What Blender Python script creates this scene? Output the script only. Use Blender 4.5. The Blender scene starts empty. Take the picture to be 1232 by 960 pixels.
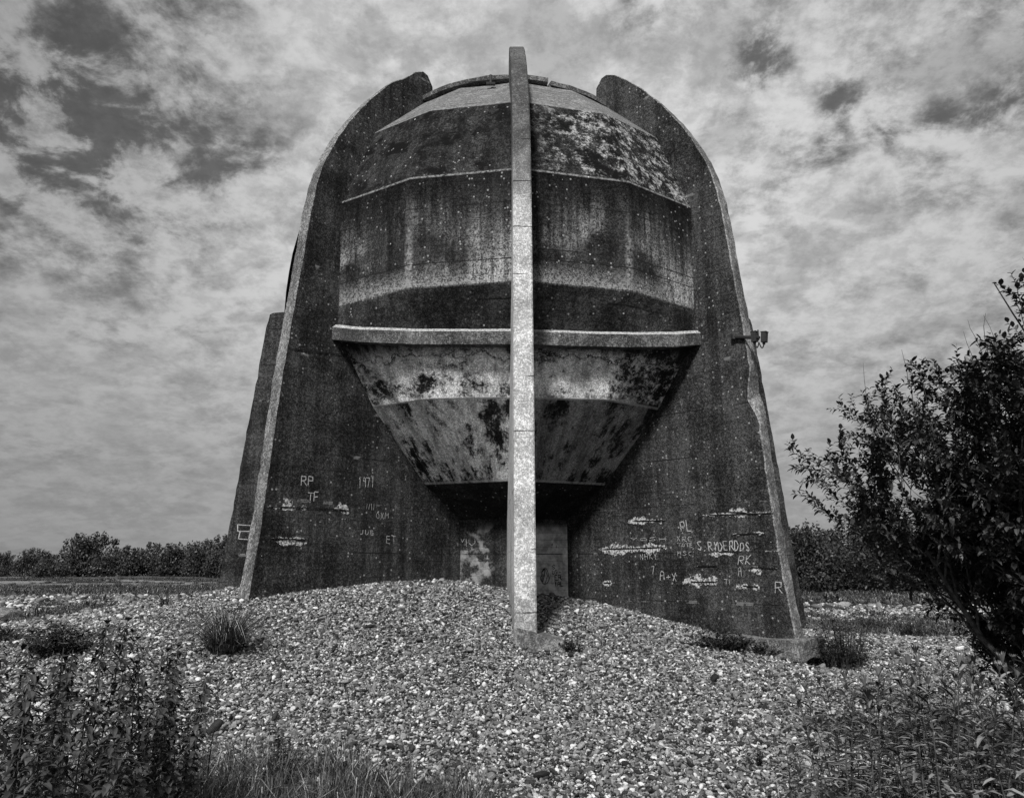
import bpy, bmesh, math, random
import numpy as np
from mathutils import Vector, Matrix, noise as mnoise
random.seed(7); RS = np.random.RandomState(11)
PI = math.pi; R_ = math.radians
scene = bpy.context.scene; COL = scene.collection
PITCH = R_(12.53); EYE = 1.6; F = 900.0
CX, CY, PSI = 0.0, 18.2, 1.7

# ------------------------------------------------------------------ helpers
def meta(o, label=None, cat=None, group=None, kind=None):
    if label: o['label'] = label
    if cat: o['category'] = cat
    if group: o['group'] = group
    if kind: o['kind'] = kind
    return o
def empty(name, loc, rz=0.0):
    o = bpy.data.objects.new(name, None); COL.objects.link(o)
    o.location = loc; o.rotation_euler = (0, 0, rz); o.empty_display_size = .3
    return o
class MB:
    def __init__(s): s.v = []; s.f = []; s.m = []; s.n = 0
    def add(s, verts, faces, mi=0):
        verts = np.asarray(verts, dtype=float).reshape(-1, 3)
        for f in faces: s.f.append(tuple(i + s.n for i in f)); s.m.append(mi)
        s.v.append(verts); s.n += len(verts)
    def tube(s, pts, rad, n=6, mi=0, cap=True):
        pts = [Vector(p) for p in pts]; V = []
        for i, p in enumerate(pts):
            d = (pts[min(i+1, len(pts)-1)] - pts[max(i-1, 0)])
            if d.length < 1e-9: d = Vector((0, 0, 1))
            d.normalize()
            a = d.cross(Vector((.31, .17, .93)));
            if a.length < .05: a = d.cross(Vector((1, 0, 0)))
            a.normalize(); b = d.cross(a)
            r = rad[i] if hasattr(rad, '__len__') else rad
            for k in range(n):
                t = 2*PI*k/n; V.append(tuple(p + (a*math.cos(t) + b*math.sin(t))*r))
        Fc = []
        for i in range(len(pts)-1):
            for k in range(n):
                Fc.append((i*n+k, i*n+(k+1) % n, (i+1)*n+(k+1) % n, (i+1)*n+k))
        if cap:
            Fc.append(tuple(range(n))[::-1]); Fc.append(tuple((len(pts)-1)*n+k for k in range(n)))
        s.add(V, Fc, mi)
    def leaf(s, p, d, up, L, W, mi=0, fold=.25, droop=.2):
        p = Vector(p); d = Vector(d).normalized(); side = d.cross(Vector(up))
        if side.length < .05: side = d.cross(Vector((1, 0, .3)))
        side.normalize(); nn = side.cross(d)
        dn = Vector((0, 0, -1))
        a = p; b1 = p + d*L*.35 + dn*L*droop*.1; c = p + d*L*.72 + dn*L*droop*.5; e = p + d*L + dn*L*droop
        V = [a, b1 + side*W*.5 + nn*W*fold, b1 - side*W*.5 + nn*W*fold, b1, c + side*W*.38 + nn*W*fold*.8, c - side*W*.38 + nn*W*fold*.8, c, e]
        s.add([tuple(v) for v in V], [(0, 3, 1), (0, 2, 3), (1, 3, 6, 4), (3, 2, 5, 6), (4, 6, 7), (6, 5, 7)], mi)
    def box(s, lo, hi, mi=0, mat=None):
        x0, y0, z0 = lo; x1, y1, z1 = hi
        V = [(x, y, z) for z in (z0, z1) for y in (y0, y1) for x in (x0, x1)]
        if mat: V = [tuple(mat @ Vector(v)) for v in V]
        s.add(V, [(0, 2, 3, 1), (4, 5, 7, 6), (0, 1, 5, 4), (1, 3, 7, 5), (3, 2, 6, 7), (2, 0, 4, 6)], mi)
    def build(s, name, mats, parent=None, smooth=False, link=True):
        me = bpy.data.meshes.new(name)
        V = np.concatenate(s.v) if s.v else np.zeros((0, 3))
        me.from_pydata(V.tolist(), [], s.f)
        for m in (mats if isinstance(mats, (list, tuple)) else [mats]): me.materials.append(m)
        me.polygons.foreach_set('material_index', s.m)
        if smooth: me.polygons.foreach_set('use_smooth', [True]*len(s.f))
        me.update()
        o = bpy.data.objects.new(name, me)
        if link: COL.objects.link(o)
        if parent: o.parent = parent
        return o
def quads_mesh(name, V, mats, parent=None, mi=None):
    """V: (n,4,3) array of loose quads"""
    n = len(V); me = bpy.data.meshes.new(name)
    me.vertices.add(n*4); me.vertices.foreach_set('co', V.reshape(-1))
    me.loops.add(n*4); me.loops.foreach_set('vertex_index', np.arange(n*4, dtype=np.int32))
    me.polygons.add(n); me.polygons.foreach_set('loop_start', np.arange(n, dtype=np.int32)*4)
    for m in (mats if isinstance(mats, (list, tuple)) else [mats]): me.materials.append(m)
    if mi is not None: me.polygons.foreach_set('material_index', mi.astype(np.int32))
    me.update(calc_edges=True); me.validate()
    o = bpy.data.objects.new(name, me); COL.objects.link(o)
    if parent: o.parent = parent
    return o
def copy_tree(o, parent=None):
    c = o.copy(); COL.objects.link(c)
    if parent: c.parent = parent
    for ch in list(o.children): copy_tree(ch, c)
    return c

# ------------------------------------------------------------------ node helpers
class NT:
    def __init__(s, name):
        s.mat = bpy.data.materials.new(name); s.mat.use_nodes = True
        s.t = s.mat.node_tree; s.t.nodes.clear()
        s.out = s.t.nodes.new('ShaderNodeOutputMaterial'); s.b = s.t.nodes.new('ShaderNodeBsdfPrincipled')
        s.t.links.new(s.b.outputs[0], s.out.inputs[0])
    def n(s, ty, **kw):
        nd = s.t.nodes.new(ty)
        for k, v in kw.items(): setattr(nd, k, v)
        return nd
    def put(s, sock, v):
        if hasattr(v, 'links') or isinstance(v, bpy.types.NodeSocket): s.t.links.new(v, sock)
        else:
            try: sock.default_value = v
            except Exception: sock.default_value = (v, v, v, 1) if not hasattr(v, '__len__') else v
    def math(s, op, a, b=0.0, c=None, clamp=False):
        nd = s.n('ShaderNodeMath', operation=op, use_clamp=clamp); s.put(nd.inputs[0], a); s.put(nd.inputs[1], b)
        if c is not None: s.put(nd.inputs[2], c)
        return nd.outputs[0]
    def ss(s, v, lo, hi, a=0.0, b=1.0):
        nd = s.n('ShaderNodeMapRange', interpolation_type='SMOOTHSTEP')
        s.put(nd.inputs['Value'], v); s.put(nd.inputs['From Min'], lo); s.put(nd.inputs['From Max'], hi)
        s.put(nd.inputs['To Min'], a); s.put(nd.inputs['To Max'], b); return nd.outputs[0]
    def mixf(s, f, a, b):
        nd = s.n('ShaderNodeMix', data_type='FLOAT'); s.put(nd.inputs[0], f); s.put(nd.inputs[2], a); s.put(nd.inputs[3], b)
        return nd.outputs[0]
    def obj(s): return s.n('ShaderNodeTexCoord').outputs['Object']
    def pos(s): return s.n('ShaderNodeNewGeometry').outputs['Position']
    def scale(s, v, sc, off=(0, 0, 0)):
        nd = s.n('ShaderNodeMapping'); s.put(nd.inputs[0], v); nd.inputs['Scale'].default_value = sc; nd.inputs['Location'].default_value = off
        return nd.outputs[0]
    def noise(s, v, sc, det=4, rough=.55, dist=0.0):
        nd = s.n('ShaderNodeTexNoise'); s.put(nd.inputs['Vector'], v); nd.inputs['Scale'].default_value = sc
        nd.inputs['Detail'].default_value = det; nd.inputs['Roughness'].default_value = rough; nd.inputs['Distortion'].default_value = dist
        return nd.outputs[0]
    def voro(s, v, sc, feat='F1', out='Distance', rnd=1.0):
        nd = s.n('ShaderNodeTexVoronoi', feature=feat); s.put(nd.inputs['Vector'], v); nd.inputs['Scale'].default_value = sc
        nd.inputs['Randomness'].default_value = rnd; return nd.outputs[out], nd
    def sep(s, v):
        nd = s.n('ShaderNodeSeparateXYZ'); s.put(nd.inputs[0], v); return nd.outputs
    def grey(s, v):
        nd = s.n('ShaderNodeCombineColor'); [s.put(nd.inputs[i], v) for i in range(3)]; return nd.outputs[0]
    def bump(s, h, st=.5, d=.02):
        nd = s.n('ShaderNodeBump'); s.put(nd.inputs['Height'], h); nd.inputs['Strength'].default_value = st; nd.inputs['Distance'].default_value = d
        s.t.links.new(nd.outputs[0], s.b.inputs['Normal'])
    def fin(s, val, rough=.95, spec=.15):
        s.t.links.new(s.grey(val), s.b.inputs['Base Color']); s.b.inputs['Roughness'].default_value = rough
        s.b.inputs['Specular IOR Level'].default_value = spec
        return s.mat

def concrete(name, dark, light, spots=.06, lift=True, kind='fin', streak=.5):
    t = NT(name); P = t.obj(); x, y, z = t.sep(P)
    big = t.noise(P, .55, 3, .6); med = t.noise(P, 3.2, 6, .65); fine = t.noise(P, 17, 5, .75); grit = t.noise(P, 48, 3, .7)
    sv = t.scale(P, (2.6, 2.6, .22)); st = t.noise(sv, 1.6, 5, .62, .4)
    st2 = t.noise(t.scale(P, (9, 9, .5)), 1.0, 4, .6)
    run = t.noise(t.scale(P, (5.5, 5.5, .16)), 1.0, 6, .65, .2)
    salt = t.ss(fine, .46, .66); grains = t.ss(grit, .45, .66)
    pit = t.ss(t.noise(P, 27, 4, .75), .36, .52)
    sg = t.math('MULTIPLY', t.math('ADD', t.math('MULTIPLY', salt, .55), t.math('MULTIPLY', grains, .6)), t.math('ADD', .12, t.math('MULTIPLY', pit, 1.1)))
    v = t.math('ADD', .06, t.math('MULTIPLY', t.ss(big, .38, .62), .12))
    v = t.math('ADD', v, t.math('MULTIPLY', t.ss(med, .42, .72), .12))
    v = t.math('ADD', v, t.math('MULTIPLY', sg, 1.05))
    v = t.math('MULTIPLY', v, t.mixf(streak, 1.0, t.ss(run, .36, .58, .22, 1.35)))
    v = t.mixf(t.math('MULTIPLY', t.ss(st, .46, .60), streak), v, t.math('MULTIPLY', v, .30))
    v = t.math('MULTIPLY', v, t.ss(t.noise(P, 1.1, 9, .7), .36, .6, .5, 1.2))
    base = t.mixf(v, dark, light)
    if kind == 'dome':
        # rain-washed pale zones above each lower arris, dark growth elsewhere
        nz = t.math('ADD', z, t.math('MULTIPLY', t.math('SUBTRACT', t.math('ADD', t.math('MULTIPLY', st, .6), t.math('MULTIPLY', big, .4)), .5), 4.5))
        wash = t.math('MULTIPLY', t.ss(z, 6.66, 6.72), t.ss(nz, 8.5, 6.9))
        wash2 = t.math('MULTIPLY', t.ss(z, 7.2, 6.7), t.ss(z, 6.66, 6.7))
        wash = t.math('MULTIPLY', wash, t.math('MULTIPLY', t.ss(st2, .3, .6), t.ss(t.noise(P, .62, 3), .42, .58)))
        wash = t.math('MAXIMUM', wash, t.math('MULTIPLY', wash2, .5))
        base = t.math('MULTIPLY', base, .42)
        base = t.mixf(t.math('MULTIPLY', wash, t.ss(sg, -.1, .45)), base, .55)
        # lichen crust on the sloping tier
        crust = t.math('MULTIPLY', t.ss(t.noise(P, 4.2, 12, .82), .49, .56), t.ss(z, 8.95, 9.0))
        crust = t.math('MULTIPLY', crust, t.math('MAXIMUM', t.ss(x, -.2, 1.4), t.ss(z, 10.85, 10.95)))
        base = t.mixf(t.math('MULTIPLY', crust, t.ss(fine, .36, .56)), base, .42)
        base = t.mixf(t.math('MULTIPLY', t.ss(t.noise(t.scale(P, (1, 1, 1), (4, 2, 1)), 1.3, 12, .78), .48, .58), t.math('MULTIPLY', t.ss(z, 8.9, 9.0), t.ss(z, 10.85, 10.8))), base, .006)
        base = t.mixf(t.math('MULTIPLY', t.ss(z, 10.82, 10.88), .75), base, t.math('ADD', .13, t.math('MULTIPLY', sg, .20)))
        # vertical tier darker at its top, underside lighter
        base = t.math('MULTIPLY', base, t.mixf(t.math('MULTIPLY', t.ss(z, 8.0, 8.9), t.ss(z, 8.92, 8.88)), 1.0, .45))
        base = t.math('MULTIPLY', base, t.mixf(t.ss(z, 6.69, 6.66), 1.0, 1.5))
        an = t.math('ABSOLUTE', t.math('SUBTRACT', t.math('ABSOLUTE', t.math('ARCTAN2', x, t.math('MULTIPLY', y, -1.0))), R_(23.5)))
        ln = t.math('MULTIPLY', t.ss(an, .022, .004), t.math('MULTIPLY', t.ss(z, 6.7, 6.75), t.ss(z, 8.8, 6.9)))
        base = t.mixf(t.math('MULTIPLY', ln, t.ss(fine, .35, .6)), base, .30)
        # pale arris lines
        for zz in (6.74, 8.93, 10.87):
            ln = t.ss(t.math('ABSOLUTE', t.math('SUBTRACT', z, zz)), .035, .01)
            base = t.mixf(t.math('MULTIPLY', ln, t.math('MULTIPLY', t.ss(fine, .35, .6), .7)), base, .34)
        ln = t.ss(t.math('ABSOLUTE', t.math('SUBTRACT', t.math('ADD', z, t.math('MULTIPLY', med, .06)), 7.18)), .016, .006)
        base = t.mixf(t.math('MULTIPLY', ln, t.ss(fine, .35, .5)), base, .015)
    if kind == 'cone':
        bl = t.math('ADD', t.math('MULTIPLY', t.noise(t.scale(P, (1.2, 1.2, 1.5)), 1.3, 14, .76, 0), .7), t.math('MULTIPLY', fine, .3))
        an = t.math('ARCTAN2', x, t.math('MULTIPLY', y, -1.0)); up = t.ss(z, 4.72, 4.78)
        ca = t.n('ShaderNodeCombineXYZ'); t.put(ca.inputs[0], t.math('MULTIPLY', an, 16.0)); t.put(ca.inputs[1], t.math('MULTIPLY', z, .9))
        rs_ = t.noise(ca.outputs[0], 1.0, 9, .68, .25)
        cb = t.n('ShaderNodeCombineXYZ'); t.put(cb.inputs[0], t.math('MULTIPLY', an, 5.0)); t.put(cb.inputs[1], t.math('MULTIPLY', z, 1.1)); cb.inputs[2].default_value = 4.0
        bs = t.math('ADD', t.math('MULTIPLY', rs_, .26), t.math('ADD', t.math('MULTIPLY', t.noise(cb.outputs[0], 1.3, 13, .76), .58), t.math('MULTIPLY', fine, .16)))
        pale = t.math('ADD', .50, t.math('MULTIPLY', t.ss(sg, .05, .6), .7))
        pale = t.math('MULTIPLY', pale, t.ss(rs_, .32, .58, .40, 1.25))
        cover_u = t.ss(t.math('ADD', bl, t.math('MULTIPLY', t.ss(x, .8, 3.2), .03)), .565, .47)
        cover_l = t.math('MULTIPLY', t.ss(bs, .545, .475), t.math('SUBTRACT', 1.0, t.math('MULTIPLY', t.ss(x, -.1, .3), .62)))
        cov = t.mixf(up, cover_l, cover_u)
        cov = t.math('MULTIPLY', cov, t.ss(z, 3.27, 3.3))
        cov = t.math('MULTIPLY', cov, t.ss(t.math('ADD', z, t.math('MULTIPLY', rs_, .9)), 6.28, 5.85))
        base = t.mixf(cov, base, pale)
        wob = t.math('ADD', z, t.math('MULTIPLY', t.math('SUBTRACT', t.noise(P, 1.6, 9, .7), .5), .8))
        cr = t.ss(t.math('ABSOLUTE', t.math('SUBTRACT', wob, 5.52)), .018, .008)
        base = t.mixf(cr, base, .02)
        cr2 = t.ss(t.math('ABSOLUTE', t.math('SUBTRACT', wob, 5.49)), .03, .01)
        base = t.mixf(t.math('MULTIPLY', cr2, .6), base, .5)
        for zz in (4.755, 3.30):
            ln = t.ss(t.math('ABSOLUTE', t.math('SUBTRACT', z, zz)), .03, .01)
            base = t.mixf(t.math('MULTIPLY', ln, t.math('MULTIPLY', t.ss(fine, .35, .55), .7)), base, .5)
    if kind == 'centre':
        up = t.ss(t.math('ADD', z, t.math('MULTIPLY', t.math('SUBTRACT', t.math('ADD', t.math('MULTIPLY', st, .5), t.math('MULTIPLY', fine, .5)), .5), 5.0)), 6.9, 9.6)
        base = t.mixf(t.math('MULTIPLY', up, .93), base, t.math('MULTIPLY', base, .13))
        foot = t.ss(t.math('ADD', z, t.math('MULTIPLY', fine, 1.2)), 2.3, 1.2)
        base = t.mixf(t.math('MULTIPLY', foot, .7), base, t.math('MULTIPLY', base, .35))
    if kind == 'core':
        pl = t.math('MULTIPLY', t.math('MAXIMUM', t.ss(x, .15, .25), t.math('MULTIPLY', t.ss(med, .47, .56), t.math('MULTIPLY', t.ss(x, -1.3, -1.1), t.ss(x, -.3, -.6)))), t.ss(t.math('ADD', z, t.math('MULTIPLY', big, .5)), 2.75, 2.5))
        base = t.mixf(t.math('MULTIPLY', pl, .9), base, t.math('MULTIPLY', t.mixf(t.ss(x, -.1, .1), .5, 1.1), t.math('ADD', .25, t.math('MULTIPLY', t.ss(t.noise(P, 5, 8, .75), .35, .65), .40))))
    if lift or kind == 'centre':
        zz = t.math('ADD', z, t.math('MULTIPLY', t.math('SUBTRACT', med, .5), .03))
        fr = t.math('ABSOLUTE', t.math('SUBTRACT', t.math('FRACT', t.math('DIVIDE', zz, .92)), .5))
        ln = t.ss(fr, .488, .494); patch = t.ss(t.noise(P, 1.4, 2), .45, .6)
        base = t.mixf(t.math('MULTIPLY', ln, patch), base, .012)
        ln2 = t.math('MULTIPLY', t.ss(fr, .462, .475) if kind == 'fin' else 0.0, t.math('MULTIPLY', t.ss(t.noise(P, 2.0, 5, .7), .56, .62), .7))
        base = t.mixf(ln2, base, .22)
        fb = t.math('ABSOLUTE', t.math('SUBTRACT', t.math('FRACT', t.math('DIVIDE', zz, .153)), .5))
        bl = t.ss(fb, .44, .49)
        if lift: base = t.math('MULTIPLY', base, t.math('SUBTRACT', 1.0, t.math('MULTIPLY', bl, .35)))
    d, nd = t.voro(P, 6.0)
    cr, _ = t.voro(P, 6.0, out='Color')
    rv = t.sep(cr)[0]
    sp = t.ss(d, t.math('MULTIPLY', t.math('SUBTRACT', rv, 1-spots*3.2), .55), t.math('SUBTRACT', t.math('MULTIPLY', t.math('SUBTRACT', rv, 1-spots*3.2), .55), .04))
    sp = t.math('MULTIPLY', sp, t.ss(rv, 1-spots*3.2, 1-spots*3.2+.02))
    base = t.mixf(t.math('MULTIPLY', sp, .9), base, .6)
    d2, _ = t.voro(P, 15.0); c2, _ = t.voro(P, 15.0, out='Color'); r2 = t.sep(c2)[1]
    sp2 = t.math('MULTIPLY', t.ss(d2, .34, .22), t.ss(r2, .87, .9))
    base = t.mixf(t.math('MULTIPLY', t.math('MULTIPLY', sp2, t.ss(big, .4, .55)), .75), base, .36)
    h = t.math('ADD', t.math('MULTIPLY', fine, .7), t.math('ADD', t.math('MULTIPLY', med, .8), t.math('MULTIPLY', grit, .25)))
    t.bump(h, .9, .03)
    return t.fin(base, .97, .1)

def simple(name, a, b, sc=20, rough=.9, spec=.2, bump=0.0, det=4, lo=.35, hi=.65):
    t = NT(name); P = t.obj(); nz = t.noise(P, sc, det, .6)
    if bump: t.bump(nz, .6, bump)
    return t.fin(t.mixf(t.ss(nz, lo, hi), a, b), rough, spec)
def leafmat(name, a, b, sc=3.0, rough=.5, spec=.35, trans=0.0):
    t = NT(name); P = t.pos(); nz = t.noise(P, sc, 3, .6)
    v, _ = t.voro(P, 14.0, out='Color'); r = t.sep(v)[0]
    val = t.mixf(t.ss(t.math('ADD', t.math('MULTIPLY', nz, .5), t.math('MULTIPLY', r, .5)), .25, .75), a, b)
    t.fin(val, rough, spec)
    return t.mat

M = {}
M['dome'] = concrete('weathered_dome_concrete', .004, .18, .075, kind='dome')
M['cone'] = concrete('stained_cone_concrete', .004, .05, .03, lift=False, kind='cone')
M['fin'] = concrete('dark_fin_concrete', .002, .105, .05, kind='fin', streak=.45)
M['fin_edge'] = concrete('pale_fin_edge_concrete', .03, .42, .03, lift=False, kind='fin', streak=.25)
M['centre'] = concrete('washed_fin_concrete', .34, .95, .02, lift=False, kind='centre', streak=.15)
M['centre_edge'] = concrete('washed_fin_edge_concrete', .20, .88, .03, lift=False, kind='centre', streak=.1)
M['core'] = concrete('core_concrete', .005, .09, .03, kind='core')
M['ledge'] = concrete('ledge_concrete', .015, .26, .04, lift=False, kind='ledge', streak=.3)
M['arris'] = simple('lit_arris', .16, .50, 30, .95, .1)  # highlight along the ledge chamfer put into a paler colour
M['footing'] = concrete('footing_concrete', .03, .34, .03, lift=False, kind='foot', streak=.2)
M['spall'] = simple('fresh_spalled_concrete', .06, .52, 26, .95, .1, .03, 6, .42, .56)
M['crack'] = simple('open_crack', .004, .01, 10)
M['chalk'] = simple('scratched_writing', .05, .46, 40, .95, .1, 0, 5, .33, .50)
M['paint'] = simple('black_paint', .008, .02, 30, .8, .2)
M['steel'] = simple('dark_steel', .015, .03, 30, .6, .4)

# ------------------------------------------------------------------ terrain
def hnoise(x, y, s, o=0.0): return mnoise.noise(Vector((x*s + o, y*s - o, o*1.7)))
def ground_h(x, y):
    h = 1.29*math.exp(-(((x+3)/7)**2 + ((y-16.5)/6)**2))
    h -= .22*math.exp(-(((x-5.6)/1.6)**2 + ((y-12.9)/1.3)**2))
    tt = max(0, min(1, ((x-3.2)*2.0 - (y-14.5)*1.75)/7.06)); dx_, dy_ = x-3.2-2.0*tt, y-14.5+1.75*tt
    h -= (.08+.26*tt)*math.exp(-(dx_*dx_ + dy_*dy_)/.70)
    h -= .10*math.exp(-(((x-.5)/.7)**2 + ((y-11.1)/.6)**2))
    h += .12*math.exp(-(((x+5)/1.8)**2 + ((y-13.0)/1.6)**2))
    w = min(1.0, max(0.0, (y-3)/4))
    h += .05*hnoise(x, y, .35, 3.1)*w + .02*hnoise(x, y, 1.1, 8.0)
    if y > 20 or abs(x) > 9:
        k = min(1.0, max((y-20)/14, (abs(x)-9)/5, 0)); h += k*(.16*hnoise(x, y, .11, 5.0) + .12*hnoise(x*.4, y, .25, 9.0))
    # far behind it stays nearly level
    if y > 60: h *= 1.0
    return h
def veg(x, y):
    """0 shingle .. 1 ground cover"""
    n = hnoise(x*.55, y*1.1, .28, 21.0)*.9 + hnoise(x, y, .8, 30.0)*.5
    v = 0.0
    if 2 < y < 5.5 and x/y > .36: return .8
    if 2 < y < 5.2 and x/y < -.43: return .8
    if 2 < y < 5.9 and -.62 < x/y < -.08: return max(0.0, min(1, .5 + n))
    if x > 3.0 and y > 15.5:
        if 17.2 < y < 25: v = .62
        if 25 <= y < 32: v = .12
        if y >= 32: v = .85
        if y > 15.8 and y <= 17.2: v = .2
    elif x < -4 and y > 16:
        if y < 20: v = .30
        elif y < 30: v = .62
        elif y < 40: v = .30
        elif y < 60: v = .72
        else: v = .45
        if y > 80: v = .8
    if y > 95 and x > -4: v = .8
    return max(0.0, min(1.0, v + n*.75)) if v > 0 else max(0.0, n*.8 - .35)

def build_ground():
    ys = list(np.arange(-6, 34, .25)) + list(np.arange(34, 130, 2.0)) + [150, 200, 300, 500, 900, 1600, 3000]
    xs = [-3000, -1200, -500, -250, -160, -120] + list(np.arange(-100, -16, 3.0)) + list(np.arange(-16, 16.01, .25)) + list(np.arange(19, 100, 3.0)) + [120, 160, 250, 500, 1200, 3000]
    ys = [-3000, -600, -100, -25, -12] + ys
    V = []; W = []
    for y in ys:
        for x in xs:
            far = 1.0 if (abs(x) < 130 and -20 < y < 140) else 0.0
            V.append((x, y, ground_h(x, y)*far)); W.append(veg(x, y) if far else .8)
    nx = len(xs); Fc = [(j*nx+i, j*nx+i+1, (j+1)*nx+i+1, (j+1)*nx+i) for j in range(len(ys)-1) for i in range(nx-1)]
    b = MB(); b.add(V, Fc)
    t = NT('shingle_ground'); P = t.pos()
    at = t.n('ShaderNodeAttribute'); at.attribute_name = 'cover'; cov = at.outputs['Fac']
    d, _ = t.voro(P, 17.0); c, _ = t.voro(P, 17.0, out='Color'); r = t.sep(c)[0]
    edge = t.voro(P, 17.0, feat='DISTANCE_TO_EDGE')[0]
    peb = t.math('MULTIPLY', t.mixf(r, .10, .42), t.ss(edge, .0, .14, .12, 1.0))
    d3, _ = t.voro(P, 5.0, out='Color'); r3 = t.sep(d3)[0]
    peb = t.math('MULTIPLY', peb, t.mixf(r3, .75, 1.2))
    x, y, z = t.sep(P)
    near = t.ss(y, 19.0, 24.0)
    soil = t.math('ADD', .02, t.math('MULTIPLY', t.noise(P, 30, 4), .06))
    # shade in the gaps between loose stones painted as a near-black bed
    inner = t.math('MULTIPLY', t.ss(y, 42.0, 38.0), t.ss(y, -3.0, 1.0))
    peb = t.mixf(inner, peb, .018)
    n2 = t.noise(P, 5.0, 6, .7); green = t.math('ADD', .03, t.math('MULTIPLY', t.ss(n2, .35, .7), .09))
    cv = t.ss(t.math('ADD', cov, t.math('MULTIPLY', t.math('SUBTRACT', t.noise(P, 1.7, 6, .7), .5), 1.1)), .42, .6)
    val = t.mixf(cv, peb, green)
    t.bump(t.math('SUBTRACT', 0.0, d), .8, .03)
    m = t.fin(val, .9, .2)
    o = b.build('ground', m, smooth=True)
    a = o.data.attributes.new('cover', 'FLOAT', 'POINT'); a.data.foreach_set('value', np.array(W, dtype=np.float32))
    meta(o, 'shingle beach ground with a low stone bank rising to the concrete structure', 'ground', kind='structure')
    return o
build_ground()

# ------------------------------------------------------------------ loose pebbles (instanced, real stones)
def pebble_mesh(i):
    bm = bmesh.new(); bmesh.ops.create_icosphere(bm, subdivisions=2, radius=1.0)
    off = Vector((i*3.7, i*1.3, 9.1))
    for v in bm.verts:
        n = mnoise.noise(v.co*.9 + off); n2 = mnoise.noise(v.co*2.1 + off)
        v.co *= 1.0 + .28*n + .07*n2
        v.co.x *= 1.15; v.co.y *= .85; v.co.z *= .55
    me = bpy.data.meshes.new('pebble_shape'); bm.to_mesh(me); bm.free()
    me.polygons.foreach_set('use_smooth', [True]*len(me.polygons))
    me.materials.append(M['pebble'])
    return bpy.data.objects.new('pebble', me)
t = NT('flint_pebble')
ia = t.n('ShaderNodeAttribute', attribute_type='INSTANCER'); ia.attribute_name = 'tone'
P = t.obj(); pn = t.noise(P, 2.5, 5, .65)
val = t.math('MULTIPLY', ia.outputs['Fac'], t.ss(pn, .3, .7, .65, 1.2))
t.bump(pn, .3, .1)
M['pebble'] = t.fin(val, .75, .3)

def scatter(name, pts, rots, scls, idxs, tones, protos, label, cat):
    me = bpy.data.meshes.new(name); me.vertices.add(len(pts)); me.vertices.foreach_set('co', np.asarray(pts, dtype=np.float32).reshape(-1))
    for nm, ty, dat, key in (('rot', 'FLOAT_VECTOR', rots, 'vector'), ('scl', 'FLOAT_VECTOR', scls, 'vector'), ('pick', 'INT', idxs, 'value'), ('tone', 'FLOAT', tones, 'value')):
        a = me.attributes.new(nm, ty, 'POINT')
        a.data.foreach_set(key, np.asarray(dat, dtype=np.int32 if ty == 'INT' else np.float32).reshape(-1))
    o = bpy.data.objects.new(name, me); COL.objects.link(o)
    ng = bpy.data.node_groups.new(name + '_nodes', 'GeometryNodeTree')
    ng.interface.new_socket('Geometry', in_out='INPUT', socket_type='NodeSocketGeometry')
    ng.interface.new_socket('Geometry', in_out='OUTPUT', socket_type='NodeSocketGeometry')
    N = ng.nodes; L = ng.links
    gi = N.new('NodeGroupInput'); go = N.new('NodeGroupOutput'); iop = N.new('GeometryNodeInstanceOnPoints')
    g2i = N.new('GeometryNodeGeometryToInstance')
    for p in protos[::-1]:
        oi = N.new('GeometryNodeObjectInfo'); oi.inputs['Object'].default_value = p; oi.transform_space = 'ORIGINAL'
        L.new(oi.outputs['Geometry'], g2i.inputs[0])
    def attr(nm, dt):
        n = N.new('GeometryNodeInputNamedAttribute'); n.data_type = dt; n.inputs['Name'].default_value = nm
        return [s for s in n.outputs if s.enabled][0]
    L.new(gi.outputs[0], iop.inputs['Points']); L.new(g2i.outputs[0], iop.inputs['Instance'])
    iop.inputs['Pick Instance'].default_value = True
    L.new(attr('pick', 'INT'), iop.inputs['Instance Index'])
    L.new(attr('rot', 'FLOAT_VECTOR'), iop.inputs['Rotation']); L.new(attr('scl', 'FLOAT_VECTOR'), iop.inputs['Scale'])
    L.new(iop.outputs[0], go.inputs[0])
    md = o.modifiers.new('stones', 'NODES'); md.node_group = ng
    meta(o, label, cat, kind='stuff')
    return o
def scatter_pebbles():
    pts = []; rot = []; scl = []; idx = []; ton = []
    y = 4.7
    while y < 42:
        s = .0225 + .012*min(1, max(0, (y-5)/11)) + .03*min(1, max(0, (y-16)/7)) + .05*min(1, max(0, (y-24)/8))
        hw = .80*y + 1.2; x = -hw
        while x < hw:
            px = x + RS.uniform(-.45, .45)*s; py = y + RS.uniform(-.45, .45)*s
            x += s*1.08
            lx, ly = px-CX, py-CY
            if ly > -1.0 and abs(lx) < 5 and ly < 12: continue
            if veg(px, py) > .45 + .25*RS.rand(): continue
            if y > 18 and RS.rand() < .25: continue
            k = math.exp(RS.normal(0, .34))*s*.50
            if RS.rand() < .025: k *= 1.5
            pts.append((px, py, ground_h(px, py) + k*RS.uniform(-.15, .95)))
            rot.append((RS.normal(0, .55), RS.normal(0, .55), RS.uniform(0, 6.28)))
            scl.append((k*RS.uniform(.95, 1.35), k*RS.uniform(.85, 1.1), k*RS.uniform(.8, 1.2)))
            idx.append(RS.randint(0, 6)); r = RS.rand()
            ton.append(.34+.40*RS.rand() if r > .84 else (.012 + .03*RS.rand() if r < .26 else .07 + .21*RS.rand()))
        y += s*.82
    scatter('shingle', pts, rot, scl, idx, ton, [pebble_mesh(i) for i in range(6)], 'loose rounded flint pebbles of grey and white covering the beach', 'pebbles')
    print('pebbles', len(pts))
scatter_pebbles()

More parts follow.
